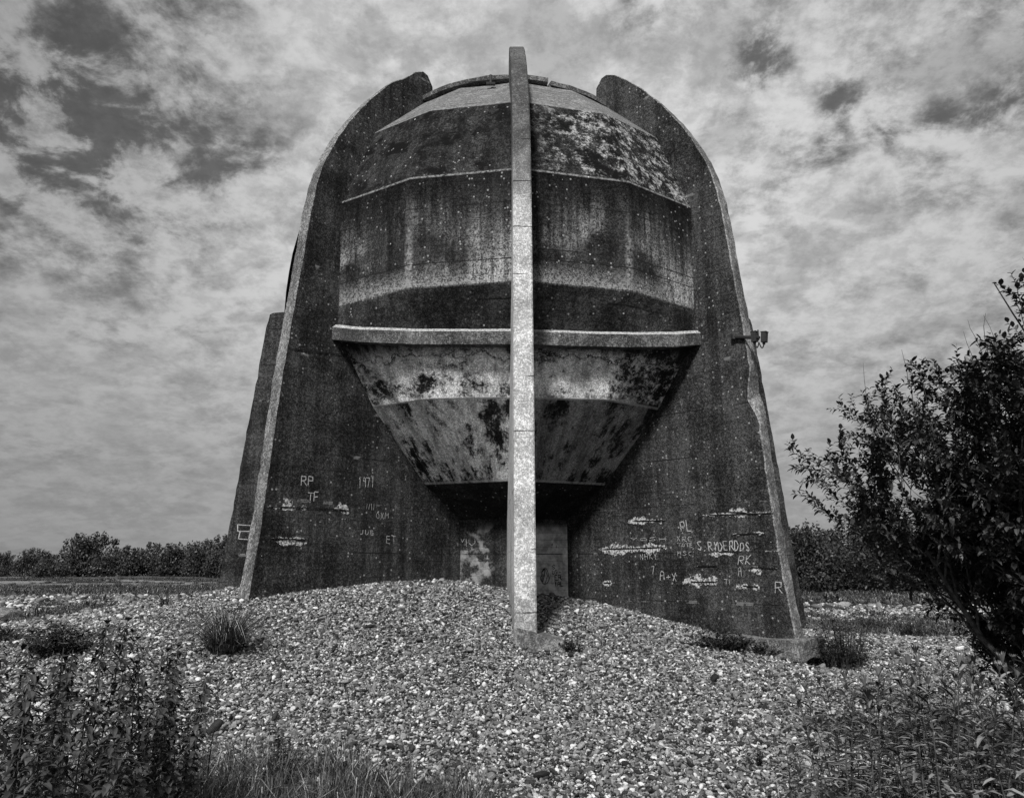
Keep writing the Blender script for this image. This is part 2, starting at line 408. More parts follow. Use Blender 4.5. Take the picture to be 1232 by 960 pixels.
# ------------------------------------------------------------------ the concrete sound mirror
root = empty('sound_mirror', (CX, CY, 0), R_(PSI))
meta(root, 'massive weathered concrete dome on an inverted cone, held between tall radial buttress fins', 'sound mirror')
def pol(a, r, z):
    a = R_(a); return (r*math.sin(a), -r*math.cos(a), z)
BASE = [-90, -67.5, -45, -23.5, 0, 23.5, 45, 67.5, 90]
FINE = sorted(set([-90, -78, -67.5, -56] + list(np.arange(-45, 45.1, 3.75)) + [-23.5, 23.5, 56, 67.5, 78, 90]))
def interp(tab):
    """polygon ring: straight chords between the given (angle, r) vertices"""
    def f(a):
        for (a0, r0), (a1, r1) in zip(tab[:-1], tab[1:]):
            if a0 <= a <= a1:
                p0 = Vector(pol(a0, r0, 0)); p1 = Vector(pol(a1, r1, 0)); d = Vector(pol(a, 1, 0)); e = p1-p0
                den = d.x*e.y - d.y*e.x
                return r0 if abs(den) < 1e-9 else (p0.x*e.y - p0.y*e.x)/den
        return tab[-1][1]
    return f
def sym(t): return [(-a, r) for a, r in t[::-1] if a > 0] + t
ring = lambda r, k=1.0: interp(sym([(0, r), (23.5, r*k), (45, r), (67.5, r*k), (90, r)]))
RG = {
 'core': interp(sym([(0, 1.9), (45, 1.9), (90, 1.9)])),
 'bot': interp(sym([(0, 2.95), (45, 2.95), (90, 3.3)])),
 'mid': interp(sym([(0, 4.15), (24, 4.35), (45, 4.35), (67.5, 4.6), (90, 4.7)])),
 'ctop': interp(sym([(0, 4.50), (12, 4.60), (24, 4.80), (36, 5.0), (45, 5.18), (67.5, 5.25), (90, 5.3)])),
 'ledge': interp(sym([(0, 4.75), (12, 4.83), (24, 5.0), (36, 5.22), (45, 5.42), (67.5, 5.55), (90, 5.6)])),
 'band': ring(5.28), 'shoulder': ring(5.34), 'sh2': ring(4.60), 'cap': ring(3.15), 'capin': ring(2.95)}
LZ = [(0, 5.95), (12, 5.93), (24, 5.96), (36, 6.08), (45, 6.25), (90, 6.27)]
def ledge_z(a):
    q = np.interp(abs(a), [p[0] for p in LZ], [p[1] for p in LZ]) - 6.27
    return q + (.05*min(1, max(0, -a/45)))
def loft(rings, name, mat, angs=FINE, nsub=1, parent=root, jit=.012):
    b = MB(); V = []; lv = []
    zf = lambda z: z if callable(z) else (lambda a: z)
    for (z0, f0), (z1, f1) in zip(rings[:-1], rings[1:]):
        for k in range(nsub): lv.append((zf(z0), zf(z1), f0, f1, k/nsub))
    lv.append((zf(rings[-1][0]), zf(rings[-1][0]), rings[-1][1], rings[-1][1], 0))
    for za, zb_, f0, f1, tt in lv:
        for a in angs:
            z = za(a)*(1-tt) + zb_(a)*tt
            r = f0(a)*(1-tt) + f1(a)*tt
            r += jit*mnoise.noise(Vector(pol(a, r*.9, z)))
            V.append(pol(a, r, z + jit*.8*mnoise.noise(Vector(pol(a, r*1.6, z*1.5+7)))))
    n = len(angs)
    b.add(V, [(j*n+i, j*n+i+1, (j+1)*n+i+1, (j+1)*n+i) for j in range(len(lv)-1) for i in range(n-1)])
    return b.build(name, mat, parent)
loft([(-.6, RG['core']), (2.58, RG['core'])], 'core_wall', M['core'], nsub=3)
loft([(2.58, RG['core']), (3.28, RG['bot']), (4.76, RG['mid']), (lambda a: 5.99 + ledge_z(a), RG['ctop'])], 'inverted_cone', M['cone'], nsub=3)
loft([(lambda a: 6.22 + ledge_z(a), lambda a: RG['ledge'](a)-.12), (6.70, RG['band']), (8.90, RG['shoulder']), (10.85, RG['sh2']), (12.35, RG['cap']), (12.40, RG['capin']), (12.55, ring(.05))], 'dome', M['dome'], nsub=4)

def ledge_piece(a0, a1):
    angs = [a for a in np.linspace(a0, a1, 16)]
    b = MB(); V = []
    for a in angs:
        r = RG['ledge'](a)
        j = lambda s: .008*mnoise.noise(Vector((a*.25, s, 3.3)))
        prof = [(r-.6, 5.97), (r + j(1), 5.965 + j(2)), (r + .005 + j(3), 6.215 + j(4)), (r-.075 + j(5), 6.285 + j(4)), (r-.6, 6.29)]
        V += [pol(a, pr, pz + ledge_z(a)) for pr, pz in prof]
    n = 5; Fc = []
    for i in range(len(angs)-1):
        for k in range(n-1): Fc.append((i*n+k, (i+1)*n+k, (i+1)*n+k+1, i*n+k+1))
    b.add(V, Fc); o = b.build('ledge', [M['ledge'], M['arris']], root)
    for p in o.data.polygons:
        if p.index % 4 == 2: p.material_index = 1
    return o
for a0, a1 in ((-90, -45), (-45, 0), (0, 45), (45, 90)): ledge_piece(a0, a1)

def collar(a0, a1, dz=0.0, dr=0.0):
    angs = np.linspace(a0, a1, max(3, int((a1-a0)/4)+1)); V = []
    for a in angs:
        r = 3.22 + dr + .02*mnoise.noise(Vector((a*.2, 1, 1))); j = .02*mnoise.noise(Vector((a*.3, 5, 1)))
        V += [pol(a, pr, pz) for pr, pz in [(r-.3, 12.28), (r-.04, 12.30), (r + .04, 12.33 + dz + j), (r+.04, 12.44 + dz + j), (r-.1, 12.47 + dz + j), (r-.3, 12.5+dz)]]
    n = 6; Fc = [(i*n+k, (i+1)*n+k, (i+1)*n+(k+1) % n, i*n+(k+1) % n) for i in range(len(angs)-1) for k in range(n)]
    Fc += [tuple(range(n)), tuple((len(angs)-1)*n + k for k in range(n))[::-1]]
    b = MB(); b.add(V, Fc); b.build('collar', M['ledge'], root)
collar(-90, 13); collar(14.5, 88, -.05, -.04)

# front wall with its dish (faces away from the camera)
def front():
    out = [(5.0, 5.0), (5.6, 6.2), (5.75, 7.2), (5.78, 8.2), (5.70, 9.3), (5.45, 10.5), (4.8, 11.6), (3.4, 12.35), (1.6, 12.55), (0, 12.55)]
    low = [(3.6, 3.2), (2.2, 2.6), (2.2, -.5), (0, -.5)]
    outl = [(0, -.5)] + [(x, z) for x, z in low[::-1][1:]] + out
    full = outl + [(-x, z) for x, z in outl[::-1] if x > 0]
    cz = 7.4; n = 72
    def hit(th):
        d = (math.cos(th), math.sin(th)); best = 99
        for (x0, z0), (x1, z1) in zip(full, full[1:] + full[:1]):
            ex, ez = x1-x0, z1-z0; den = d[0]*ez - d[1]*ex
            if abs(den) < 1e-9: continue
            tt = (x0*ez - (z0-cz)*ex)/den; uu = (x0*d[1] - (z0-cz)*d[0])/den
            if tt > 0 and -1e-6 <= uu <= 1+1e-6: best = min(best, tt)
        return best
    rings = []
    hs = [hit(2*PI*k/n) for k in range(n)]
    V = []
    def addring(fr): V.extend(fr)
    pol2 = lambda k, r, y: (r*math.cos(2*PI*k/n), y, cz + r*math.sin(2*PI*k/n))
    addring([pol2(k, hs[k], .0) for k in range(n)])
    addring([pol2(k, hs[k], .42) for k in range(n)])
    addring([pol2(k, min(4.45, hs[k]-.05), .42) for k in range(n)])
    m = 10
    for j in range(1, m+1):
        a = j/m*PI/2
        addring([pol2(k, min(4.45, hs[k]-.05)*math.cos(a) + .001, .42 - 3.2*math.sin(a)) for k in range(n)])
    nr = len(V)//n
    b = MB(); b.add(V, [(j*n+k, j*n+(k+1) % n, (j+1)*n+(k+1) % n, (j+1)*n+k) for j in range(nr-1) for k in range(n)])
    b.build('dish', M['fin'], root, smooth=False)
front()

OUTER = [(6.98, -.6), (6.84, .4), (6.74, 1.1), (6.62, 2.2), (6.52, 3.5), (6.42, 4.8), (6.28, 6.1), (6.18, 7.0), (6.07, 8.0), (5.97, 8.9), (5.78, 9.7), (5.38, 10.6), (4.84, 11.48), (4.38, 12.08), (3.95, 12.56), (3.5, 12.98), (3.25, 13.1), (3.12, 13.08), (2.96, 12.88), (2.94, 12.45)]
INNER = [(3.3, 12.0), (4.3, 10.8), (5.0, 8.9), (5.0, 6.8), (3.4, 6.3), (3.4, 5.9), (3.8, 4.7), (2.5, 3.2), (1.5, 2.7), (1.5, -.6)]
TH = .33
def resample(pts, step):
    o = []
    for (a, b), (c, d) in zip(pts[:-1], pts[1:]):
        L = math.hypot(c-a, d-b); k = max(1, int(L/step))
        for i in range(k): o.append((a+(c-a)*i/k, b+(d-b)*i/k))
    o.append(pts[-1]); return o
def smoothp(pts, it=2):
    for _ in range(it):
        q = [pts[0]]
        for (a, b), (c, d) in zip(pts[:-1], pts[1:]): q += [(a*.75+c*.25, b*.75+d*.25), (a*.25+c*.75, b*.25+d*.75)]
        q.append(pts[-1]); pts = q
    return pts
def fin_mesh(ang, outer, inner, mats, name='fin', chips=()):
    o1 = resample(smoothp(outer[:16], 1) + outer[16:], .16); pts = o1 + inner; no = len(o1)
    a = R_(ang); d = Vector((math.sin(a), -math.cos(a), 0)); nrm = Vector((math.cos(a), math.sin(a), 0))
    bm = bmesh.new(); S = []
    ch = .022
    def P(r, z, h): return d*r + nrm*h + Vector((0, 0, z))
    sides = []
    for sgn in (-1, 1):
        A = []; B = []
        for i, (r, z) in enumerate(pts):
            if i < no:
                j = .020*mnoise.noise(Vector((r*6, z*5, sgn*3 + ang))) + .016*mnoise.noise(Vector((r*20, z*17, sgn + ang)))
                for cz_, cs, ca in chips:
                    if sgn == cs and abs(z-cz_) < .35: j -= ca*max(0, 1-abs(z-cz_)/.35)
                # direction inward ~ toward (3,6)
                ir, iz = (3.0-r, min(z, 7.5)-z); L = math.hypot(ir, iz) or 1
                r2, z2 = r - j*ir/L*-1*-1, z - j*iz/L*-1*-1
                A.append(bm.verts.new(P(r2 + ir/L*ch, z2 + iz/L*ch, sgn*TH/2)))
                B.append(bm.verts.new(P(r2, z2, sgn*(TH/2-ch))))
        sides.append((A, B))
    iz_ = [p[1] for p in inner[::-1]]; ir_ = [p[0] for p in inner[::-1]]; ztop = iz_[-1]
    for (A, B), sgn in zip(sides, (-1, 1)):
        I = []; last = None; reached = False
        for (r, z) in pts[:no]:
            reached = reached or z >= ztop
            zz = ztop if reached else z
            if last is not None and abs(zz-last[0]) < 1e-6: I.append(last[1]); continue
            last = (zz, bm.verts.new(P(float(np.interp(zz, iz_, ir_)), zz, sgn*TH/2))); I.append(last[1])
        for i in range(no-1):
            q = (A[i], A[i+1], I[i+1], I[i]) if I[i] is not I[i+1] else (A[i], A[i+1], I[i])
            f = bm.faces.new(q if sgn > 0 else q[::-1]); f.material_index = 0
            q = (A[i], A[i+1], B[i+1], B[i]); f2 = bm.faces.new(q if sgn < 0 else q[::-1]); f2.material_index = 1
    B0, B1 = sides[0][1], sides[1][1]
    for i in range(no-1):
        f2 = bm.faces.new((B0[i], B0[i+1], B1[i+1], B1[i])); f2.material_index = 1
    bmesh.ops.recalc_face_normals(bm, faces=bm.faces)
    me = bpy.data.meshes.new(name); bm.to_mesh(me); bm.free()
    for m in mats: me.materials.append(m)
    o = bpy.data.objects.new(name, me); COL.objects.link(o); o.parent = root
    return o
fins = {}
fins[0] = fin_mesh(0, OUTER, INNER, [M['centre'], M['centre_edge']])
fins[-45] = fin_mesh(-45, OUTER, INNER, [M['fin'], M['fin_edge']], chips=[(12.75, -1, .1), (12.75, 1, .08)])
fins[45] = fin_mesh(45, OUTER, INNER, [M['fin'], M['fin_edge']], chips=[(4.9, -1, .10), (4.6, -1, .12), (4.9, 1, .05)])
LOWO = [(6.98, -.6), (6.84, .9), (6.62, 2.9), (6.42, 4.9), (6.24, 6.5), (6.12, 7.72), (5.98, 7.8), (5.2, 7.82)]
LOWI = [(5.0, 6.8), (4.6, 6.3), (4.6, 5.9), (4.2, 4.7), (3, 3.2), (1.5, 2.7), (1.5, -.6)]
for s in (-90, 90): fins[s] = fin_mesh(s, LOWO, LOWI, [M['fin'], M['fin']])

fins[0]['label'] = 'pale washed centre fin'; fins[-90]['label'] = fins[90]['label'] = 'lower outer fin ending at half height'
# footings: rough slabs under the fin feet
def footing(ang, r0, r1, hw, z0, z1, tilt=0, seed=1, side=0.0):
    bm = bmesh.new(); bmesh.ops.create_grid(bm, x_segments=1, y_segments=1, size=1)
    bm.clear()
    bmesh.ops.create_cube(bm, size=1)
    bmesh.ops.subdivide_edges(bm, edges=bm.edges, cuts=9, use_grid_fill=True)
    a = R_(ang); d = Vector((math.sin(a), -math.cos(a), 0)); nrm = Vector((math.cos(a), math.sin(a), 0))
    for v in bm.verts:
        r = r0 + (v.co.x+.5)*(r1-r0); h = v.co.y*2*hw + side; z = z0 + (v.co.z+.5)*(z1-z0) + tilt*(v.co.y)
        p = d*r + nrm*h + Vector((0, 0, z))
        nz = mnoise.noise_vector(p*2.5 + Vector((seed, 0, 0)))*.03 + mnoise.noise_vector(p*9)*.012
        if v.co.z < 0: nz *= 2.0
        v.co = p + nz
    me = bpy.data.meshes.new('footing'); bm.to_mesh(me); bm.free(); me.materials.append(M['footing'])
    o = bpy.data.objects.new('footing', me); COL.objects.link(o); return o
for ang, args in ((45, (4.3, 7.12, .44, .08, .38, .03, 2, -.10)), (0, (5.6, 6.9, .34, .25, .62, -.18, 5, .22)), (-45, (5.5, 6.95, .30, .3, .72, 0, 8, 0))):
    o = footing(ang, *args); o.parent = fins[ang]

# small stanchion and wire on the cap
b = MB(); p = Vector(pol(-9.5, 3.50, 12.03)); b.tube([p, p + Vector((0, 0, .24))], .032, 8); b.tube([p + Vector((-.5, -.05, .02)), p + Vector((0, 0, .12)), p + Vector((.55, -.02, .16))], .012, 5); b.tube([p - Vector((.1, 0, -.02)), p + Vector((.1, 0, .02))], .04, 6)
b.build('guard_post', M['steel'], root)

# ------------------------------------------------------------------ placing marks on the concrete faces
def ray(px, py):
    u = (px-616)/F; v = (480-py)/F
    return Vector((u, math.cos(PITCH)-v*math.sin(PITCH), math.sin(PITCH)+v*math.cos(PITCH)))
def to_local(v, point=True):
    a = -R_(PSI); c, s = math.cos(a), math.sin(a)
    if point: v = v - Vector((CX, CY, 0))
    return Vector((c*v.x - s*v.y, s*v.x + c*v.y, v.z))
EL = to_local(Vector((0, 0, EYE)))
class Face:
    """a vertical plane in mirror space: origin O, horizontal axis U (left to right as seen), normal Nn toward the viewer"""
    def __init__(s, O, U, Nn): s.O, s.U, s.N = Vector(O), Vector(U).normalized(), Vector(Nn).normalized()
    def pix(s, px, py):
        d = to_local(ray(px, py), False); t = (s.O-EL).dot(s.N)/d.dot(s.N); q = EL + d*t - s.O
        return q.dot(s.U), q.z
    def P(s, u, z, h=.004): return s.O + s.U*u + Vector((0, 0, z)) + s.N*h
def finface(ang):
    a = R_(ang); d = Vector((math.sin(a), -math.cos(a), 0)); n = Vector((math.cos(a), math.sin(a), 0))
    if ang > 0: return Face(-n*TH/2, d, -n)
    return Face(n*TH/2, -d, n)
FR, FL = finface(45), finface(-45)
def coreface(a0, a1):
    p0, p1 = Vector(pol(a0, 1.9, 0)), Vector(pol(a1, 1.9, 0)); U = (p1-p0).normalized()
    return Face(p0, U, Vector((U.y, -U.x, 0)))
CRF, CLF = coreface(0, 45), coreface(-45, 0)
a90 = R_(-90); F90 = Face((0, -TH/2, 0), (1, 0, 0), (0, -1, 0))

GL = {'R': [[(0,0),(0,1),(.5,1),(.55,.75),(.45,.52),(0,.5)],[(.2,.5),(.6,0)]], 'P': [[(0,0),(0,1),(.5,1),(.58,.75),(.5,.5),(0,.47)]],
 'T': [[(0,1),(.7,1)],[(.35,1),(.35,0)]], '1': [[(.1,.8),(.3,1),(.3,0)]], '9': [[(.5,.6),(.1,.55),(.05,.85),(.25,1),(.5,.9),(.5,0)]],
 '7': [[(0,1),(.55,1),(.2,0)]], '4': [[(.35,1),(0,.4),(.6,.4)],[(.42,.7),(.42,0)]], 'L': [[(0,1),(0,0),(.55,.02)]],
 'S': [[(.5,.9),(.2,1),(0,.78),(.25,.52),(.5,.3),(.3,0),(0,.08)]], '.': [[(.1,0),(.2,.04)]], 'Y': [[(0,1),(.28,.5),(.55,1)],[(.28,.5),(.26,0)]],
 'D': [[(0,0),(0,1),(.35,.92),(.52,.5),(.35,.05),(0,0)]], 'E': [[(.5,1),(0,1),(0,0),(.5,0)],[(0,.52),(.4,.52)]], 'K': [[(0,0),(0,1)],[(.5,1),(.02,.45),(.55,0)]],
 'A': [[(0,0),(.08,.8),(.28,1),(.5,.8),(.5,0)],[(.05,.5),(.5,.5)]], '+': [[(0,.5),(.5,.5)],[(.25,.75),(.25,.25)]], 'X': [[(0,0),(.5,1)],[(0,1),(.5,0)]],
 'N': [[(0,0),(0,1),(.5,0),(.5,1)]], 'I': [[(.15,0),(.15,1)]], 'M': [[(0,0),(.08,1),(.32,.4),(.55,1),(.66,0)]], 'O': [[(.3,1),(.05,.75),(.05,.25),(.3,0),(.55,.25),(.55,.75),(.3,1)]],
 'C': [[(.5,.9),(.2,1),(0,.5),(.2,0),(.5,.1)]], 'U': [[(0,1),(.03,.15),(.25,0),(.48,.15),(.5,1)]], 'V': [[(0,1),(.25,0),(.5,1)]], 'W': [[(0,1),(.15,0),(.3,.6),(.45,0),(.6,1)]],
 '2': [[(0,.8),(.25,1),(.48,.75),(0,0),(.5,0)]], '6': [[(.45,1),(.05,.5),(.05,.1),(.4,.02),(.48,.35),(.1,.45)]], 'H': [[(0,0),(0,1)],[(.5,0),(.5,1)],[(0,.5),(.5,.5)]], ' ': [],
 'F': [[(.5,1),(0,1),(0,0)],[(0,.52),(.4,.52)]], 'J': [[(.4,1),(.4,.15),(.2,0),(0,.15)]], 'B': [[(0,0),(0,1),(.4,.9),(.4,.6),(0,.5),(.48,.35),(.45,.05),(0,0)]], '5': [[(.5,1),(0,1),(0,.55),(.4,.5),(.45,.15),(0,0)]]}
def ribbon(b, face, pts, w, h=.004):
    pts = [Vector(p) for p in pts]
    for p, q in zip(pts[:-1], pts[1:]):
        d = (q-p)
        if d.length < 1e-5: continue
        d.normalize(); n = Vector((-d.y, d.x))*w/2*random.uniform(.7, 1.25); e = d*w*.35
        V = [p-n-e, q-n+e, q+n*.8+e, p+n-e]
        b.add([tuple(face.P(v.x, v.y, h)) for v in V], [(0, 1, 2, 3)])
def write(face, txt, x0, y0, x1, y1, parent, w=.016, mat='chalk', label=None, slant=0.0, name='graffiti'):
    """text box given by the photo's pixels on that face: top-left to bottom-right"""
    ua, za = face.pix(x0, y1); ub, zb = face.pix(x1, y0)
    _, zc = face.pix(x1, y1)
    n = len(txt); cw = (ub-ua)/n; b = MB()
    for i, c in enumerate(txt):
        ks, kr, kd = random.uniform(.85, 1.1), random.uniform(-.08, .08), random.uniform(-.06, .06)
        for s in GL[c]:
            f = (i+.5)/n; zlo = za*(1-f) + zc*f; H = (zb-zc)
            ribbon(b, face, [(ua + cw*(i + .08 + x*1.2) + (slant+kr)*y*H + random.uniform(-.010, .010), zlo + (y*ks+kd)*H + random.uniform(-.010, .010)) for x, y in s], w)
    if not b.f: return
    o = b.build(name, M[mat], parent)
    if label: o['label'] = label
    return o
def strokes(face, lst, parent, w, mat='chalk', name='graffiti', label=None):
    b = MB()
    for s in lst: ribbon(b, face, [face.pix(*p) for p in s], w)
    o = b.build(name, M[mat], parent)
    if label: o['label'] = label
write(FL, 'RP', 362, 572, 379, 584, fins[-45], .018, label='letters RP scratched in white')
write(FL, 'TF', 369, 593, 385, 604, fins[-45], .016)
write(FL, '1971', 431, 574, 451, 586, fins[-45], .016, label='date 1971 scratched in white')
write(FL, 'ET', 465, 643, 477, 653, fins[-45], .012)
write(FL, 'JUE', 433, 638, 451, 643, fins[-45], .01)
write(FL, 'IIII', 440, 606, 452, 613, fins[-45], .008)
write(FL, 'OXM', 452, 617, 468, 624, fins[-45], .008)
write(FR, 'PL', 819, 625, 834, 638, fins[45], .016, label='letters PL scratched in white', slant=-.1)
write(FR, 'S.RYDERDDS', 840, 651, 903, 662, fins[45], .017, label='name S.RYDER DDS scratched in white')
write(FR, 'RK', 887, 668, 904, 678, fins[45], .016, slant=.2)
write(FR, 'A+X', 794, 688, 816, 698, fins[45], .012)
write(FR, 'NHKY', 770, 665, 792, 673, fins[45], .009)
write(FR, 'R', 932, 698, 943, 712, fins[45], .014)
write(FR, '7', 784, 682, 789, 691, fins[45], .012)
write(FR, 'XRC', 814, 645, 834, 651, fins[45], .008)
write(FR, 'TOTE', 815, 653, 835, 658, fins[45], .008)
write(FR, 'HSC', 815, 663, 834, 668, fins[45], .008)
write(FR, 'YOSH', 758, 646, 804, 650, fins[45], .008)
write(FR, 'A', 888, 681, 894, 692, fins[45], .008)
write(FR, 'TI', 872, 697, 881, 703, fins[45], .008)
strokes(F90, [[(286, 631), (301, 632)], [(286, 631), (286, 639)], [(286, 639), (301, 639)], [(289, 639), (287, 648)], [(287, 648), (300, 649)]], fins[-90], .02)
ctext = root
write(CLF, 'MO', 551, 644, 574, 656, root, .012, name='core_graffiti')
strokes(CRF, [[(663, 649), (664, 655)], [(663, 655), (675, 655)], [(670, 647), (669, 659)]], root, .022, 'paint', 'core_graffiti', 'black cross shaped paint mark')
write(CRF, 'S', 664, 679, 670, 684, root, .014, 'paint', name='core_graffiti')
write(CRF, 'US+2', 664, 686, 680, 690, root, .015, 'paint', name='core_graffiti')
write(CRF, 'ERE', 667, 692, 681, 698, root, .017, 'paint', name='core_graffiti')
write(CRF, 'VAL', 667, 699, 678, 705, root, .017, 'paint', name='core_graffiti')
ov = [(650.5+5.5*math.cos(t)*(.75 if math.sin(t) > 0 else 1)+5, 693-9.5*math.sin(t)) for t in np.linspace(PI*.5, PI*2.5, 22)]
strokes(CRF, [ov, [(650, 697), (652, 688), (655, 684)], [(653, 700), (655, 692), (655, 684)], [(656, 701), (658.5, 693), (656, 685)], [(651, 699), (653, 690)], [(652, 700), (654, 691)]], root, .016, 'paint', 'core_graffiti', 'black oval striped leaf mark')

def spall(face, x0, x1, y, up, dn, parent, crack=(0, 1), dense=True, seed=0, bright='spall', y2=None):
    """irregular fresh break above and below an open joint; px units"""
    y2 = y if y2 is None else y2
    rr = random.Random(seed*7+3); b = MB(); n = max(16, int(abs(x1-x0)*2.2))
    ua, za = face.pix(x0, y); ub, zb = face.pix(x1, y2)
    sc = abs(ub-ua)/max(1, abs(x1-x0))
    st_ = .011; nu = int(abs(ub-ua)/st_)+1; hz = max(up, dn)*sc*1.7; nz = int(2*hz/st_)+1
    V = []; idx = {}; Fc = []
    def vid(i, j):
        if (i, j) not in idx:
            f = i/nu; zc = za + (zb-za)*f; dz_ = -hz + j*st_
            idx[(i, j)] = len(V); V.append(tuple(face.P(ua + (ub-ua)*f, zc + dz_, .003 + .010*abs(mnoise.noise(Vector((i*.35, j*.35, seed)))))))
        return idx[(i, j)]
    for i in range(nu):
        f = (i+.5)/nu; env = min(1.0, min(f, 1-f)*6)
        lump = .55 + 1.1*mnoise.noise(Vector((i*st_*2.2, seed*3.7, 0))) + .5*mnoise.noise(Vector((i*st_*6, seed*1.7, 5)))
        for j in range(nz):
            dz_ = -hz + (j+.5)*st_; lim = (up if dz_ > 0 else dn)*sc
            q = abs(dz_)/max(lim, 1e-4) + .75*mnoise.noise(Vector((i*st_*9, j*st_*12, seed*2.0))) + .45*mnoise.noise(Vector((i*st_*28, j*st_*34, seed*2.0)))
            if q < env*(lump + .15): Fc.append((vid(i, j), vid(i+1, j), vid(i+1, j+1), vid(i, j+1)))
    if not Fc: Fc = [(vid(0, nz//2), vid(1, nz//2), vid(1, nz//2+1), vid(0, nz//2+1))]
    b.add(V, Fc, 0)
    if crack:
        c0, c1 = crack; m = 14; V = []
        for i in range(m+1):
            f = c0 + (c1-c0)*i/m; u = ua + (ub-ua)*f; z = za + (zb-za)*f + rr.uniform(-.004, .004); w = .011*min(1, min(i, m-i)/2+.2)
            V += [face.P(u, z+w, .014), face.P(u, z-w, .014)]
        b.add([tuple(v) for v in V], [(i*2, i*2+1, i*2+3, i*2+2) for i in range(m)], 1)
    b.build('spalled_patch', [M[bright], M['crack']], parent)
k = 0
for (x0, x1, y, up, dn, c, y2) in [
    (754, 802, 627, 4, 4, (.15, 1), 626), (720, 806, 661, 3, 4.5, (.05, .97), 658), (818, 866, 700, 7, 5, (.28, .92), 700), (884, 916, 704, 3, 4.5, (.3, .9), 706),
    (853, 883, 666, 1.2, 2.5, None, 666), (843, 932, 620, 2, 2, (.1, 1), 617), (876, 900, 616, 4, 4, (.0, 1), 617), (836, 865, 681, 1.5, 1.2, (.1, .95), 681),
    (902, 936, 682, .8, 1, (0, 1), 684), (904, 917, 687, 3.5, 3.5, None, 687), (882, 920, 643, 2, 2, (0, .9), 641), (920, 940, 663, 1.2, 1.2, None, 663), (725, 737, 701, 2, 2.5, (.1, .9), 701)]:
    k += 1; spall(FR, x0, x1, y, up, dn, fins[45], c, seed=k, y2=y2)
for (x0, x1, y, up, dn, c, y2) in [(322, 377, 609.5, 1.5, 2.5, (0, 1), 611), (338, 354, 609, 6, 3.5, None, 610), (377, 420, 611, .4, .4, (0, 1), 614), (402, 420, 612, 5, 1, None, 614), (410, 420, 616, 1, 2, None, 617),
    (326, 370, 647.5, 2, .5, (0, 1), 649.5), (332, 369, 651.5, 2.5, 3, None, 653), (383, 393, 628, 1.5, 1.5, None, 628), (345, 420, 419, .3, .3, (0, 1), 428)]:
    k += 1; spall(FL, x0, x1, y, up, dn, fins[-45], c, seed=k, y2=y2)
# pale broken patch on the right flank of the cone
cA, cB = Vector(pol(0, 3.55, 0)), Vector(pol(24, 3.60, 0))
U = (cB-cA).normalized()

# ------------------------------------------------------------------ camera bracket on the right fin
br = empty('camera_bracket', (0, 0, 0))
meta(br, 'dark steel arm with two small boxes and looped cables past the right buttress edge', 'bracket')
W = lambda r, z, h=0: Matrix.Translation((CX, CY, 0)) @ Matrix.Rotation(R_(PSI), 4, 'Z') @ Vector(FR.P(r, z, h))
u0, z0 = FR.pix(884, 406); p0 = W(u0, z0, .05); u1, z1 = FR.pix(919, 407); p1 = W(u1, z1, .05)
br.location = p0; ax = (p1-p0)
d = ax.normalized(); dz = Vector((0, 0, 1))
L = ax.length
b = MB(); b.tube([Vector((0, 0, 0)), d*L*.85], .035, 6); b.tube([Vector((0, 0, -.05)), Vector((0, 0, .05))], .05, 6); b.build('arm', M['steel'], br)
def housing(t, tilt):
    b = MB(); c = d*L*t; mt = Matrix.Translation(c) @ Matrix.Rotation(math.atan2(d.y, d.x), 4, 'Z') @ Matrix.Rotation(tilt, 4, 'Y')
    b.box((-.045, -.05, -.09), (.05, .05, .10), 0, mt); b.box((-.055, -.055, .10), (.06, .055, .115), 0, mt); b.box((-.02, -.02, -.13), (.02, .02, -.09), 0, mt)
    b.build('housing', M['steel'], br)
housing(.72, 0); housing(1.05, .12)
b = MB(); b.tube([d*L*.86 + dz*s for s in (-.06, .15)], .014, 6); b.tube([d*L*.80, d*L*.9], .03, 6); b.build('stem', M['steel'], br)
for ta, tb in ((.72, .86), (.86, 1.05)):
    b = MB(); pts = [d*L*(ta + (tb-ta)*s) - dz*(.09 + .11*math.sin(PI*s)) for s in np.linspace(0, 1, 9)]
    b.tube(pts, .012, 6); b.build('cable', M['steel'], br)

# ------------------------------------------------------------------ vegetation
M['dark_leaf'] = leafmat('dark_bush_leaf', .012, .055, 2.0)
M['far_leaf'] = leafmat('far_tree_leaf', .014, .055, .5)
M['bark'] = simple('grey_bark', .03, .09, 30, .9, .2, .01)
M['nettle'] = leafmat('nettle_leaf', .008, .055, 6.0)
M['herb'] = leafmat('willowherb_leaf', .012, .22, 9.0)
M['grass'] = leafmat('coarse_grass', .012, .09, 8.0)
M['drygrass'] = leafmat('dry_grass', .22, .42, 8.0)
M['stalk'] = simple('plant_stalk', .03, .09, 30)

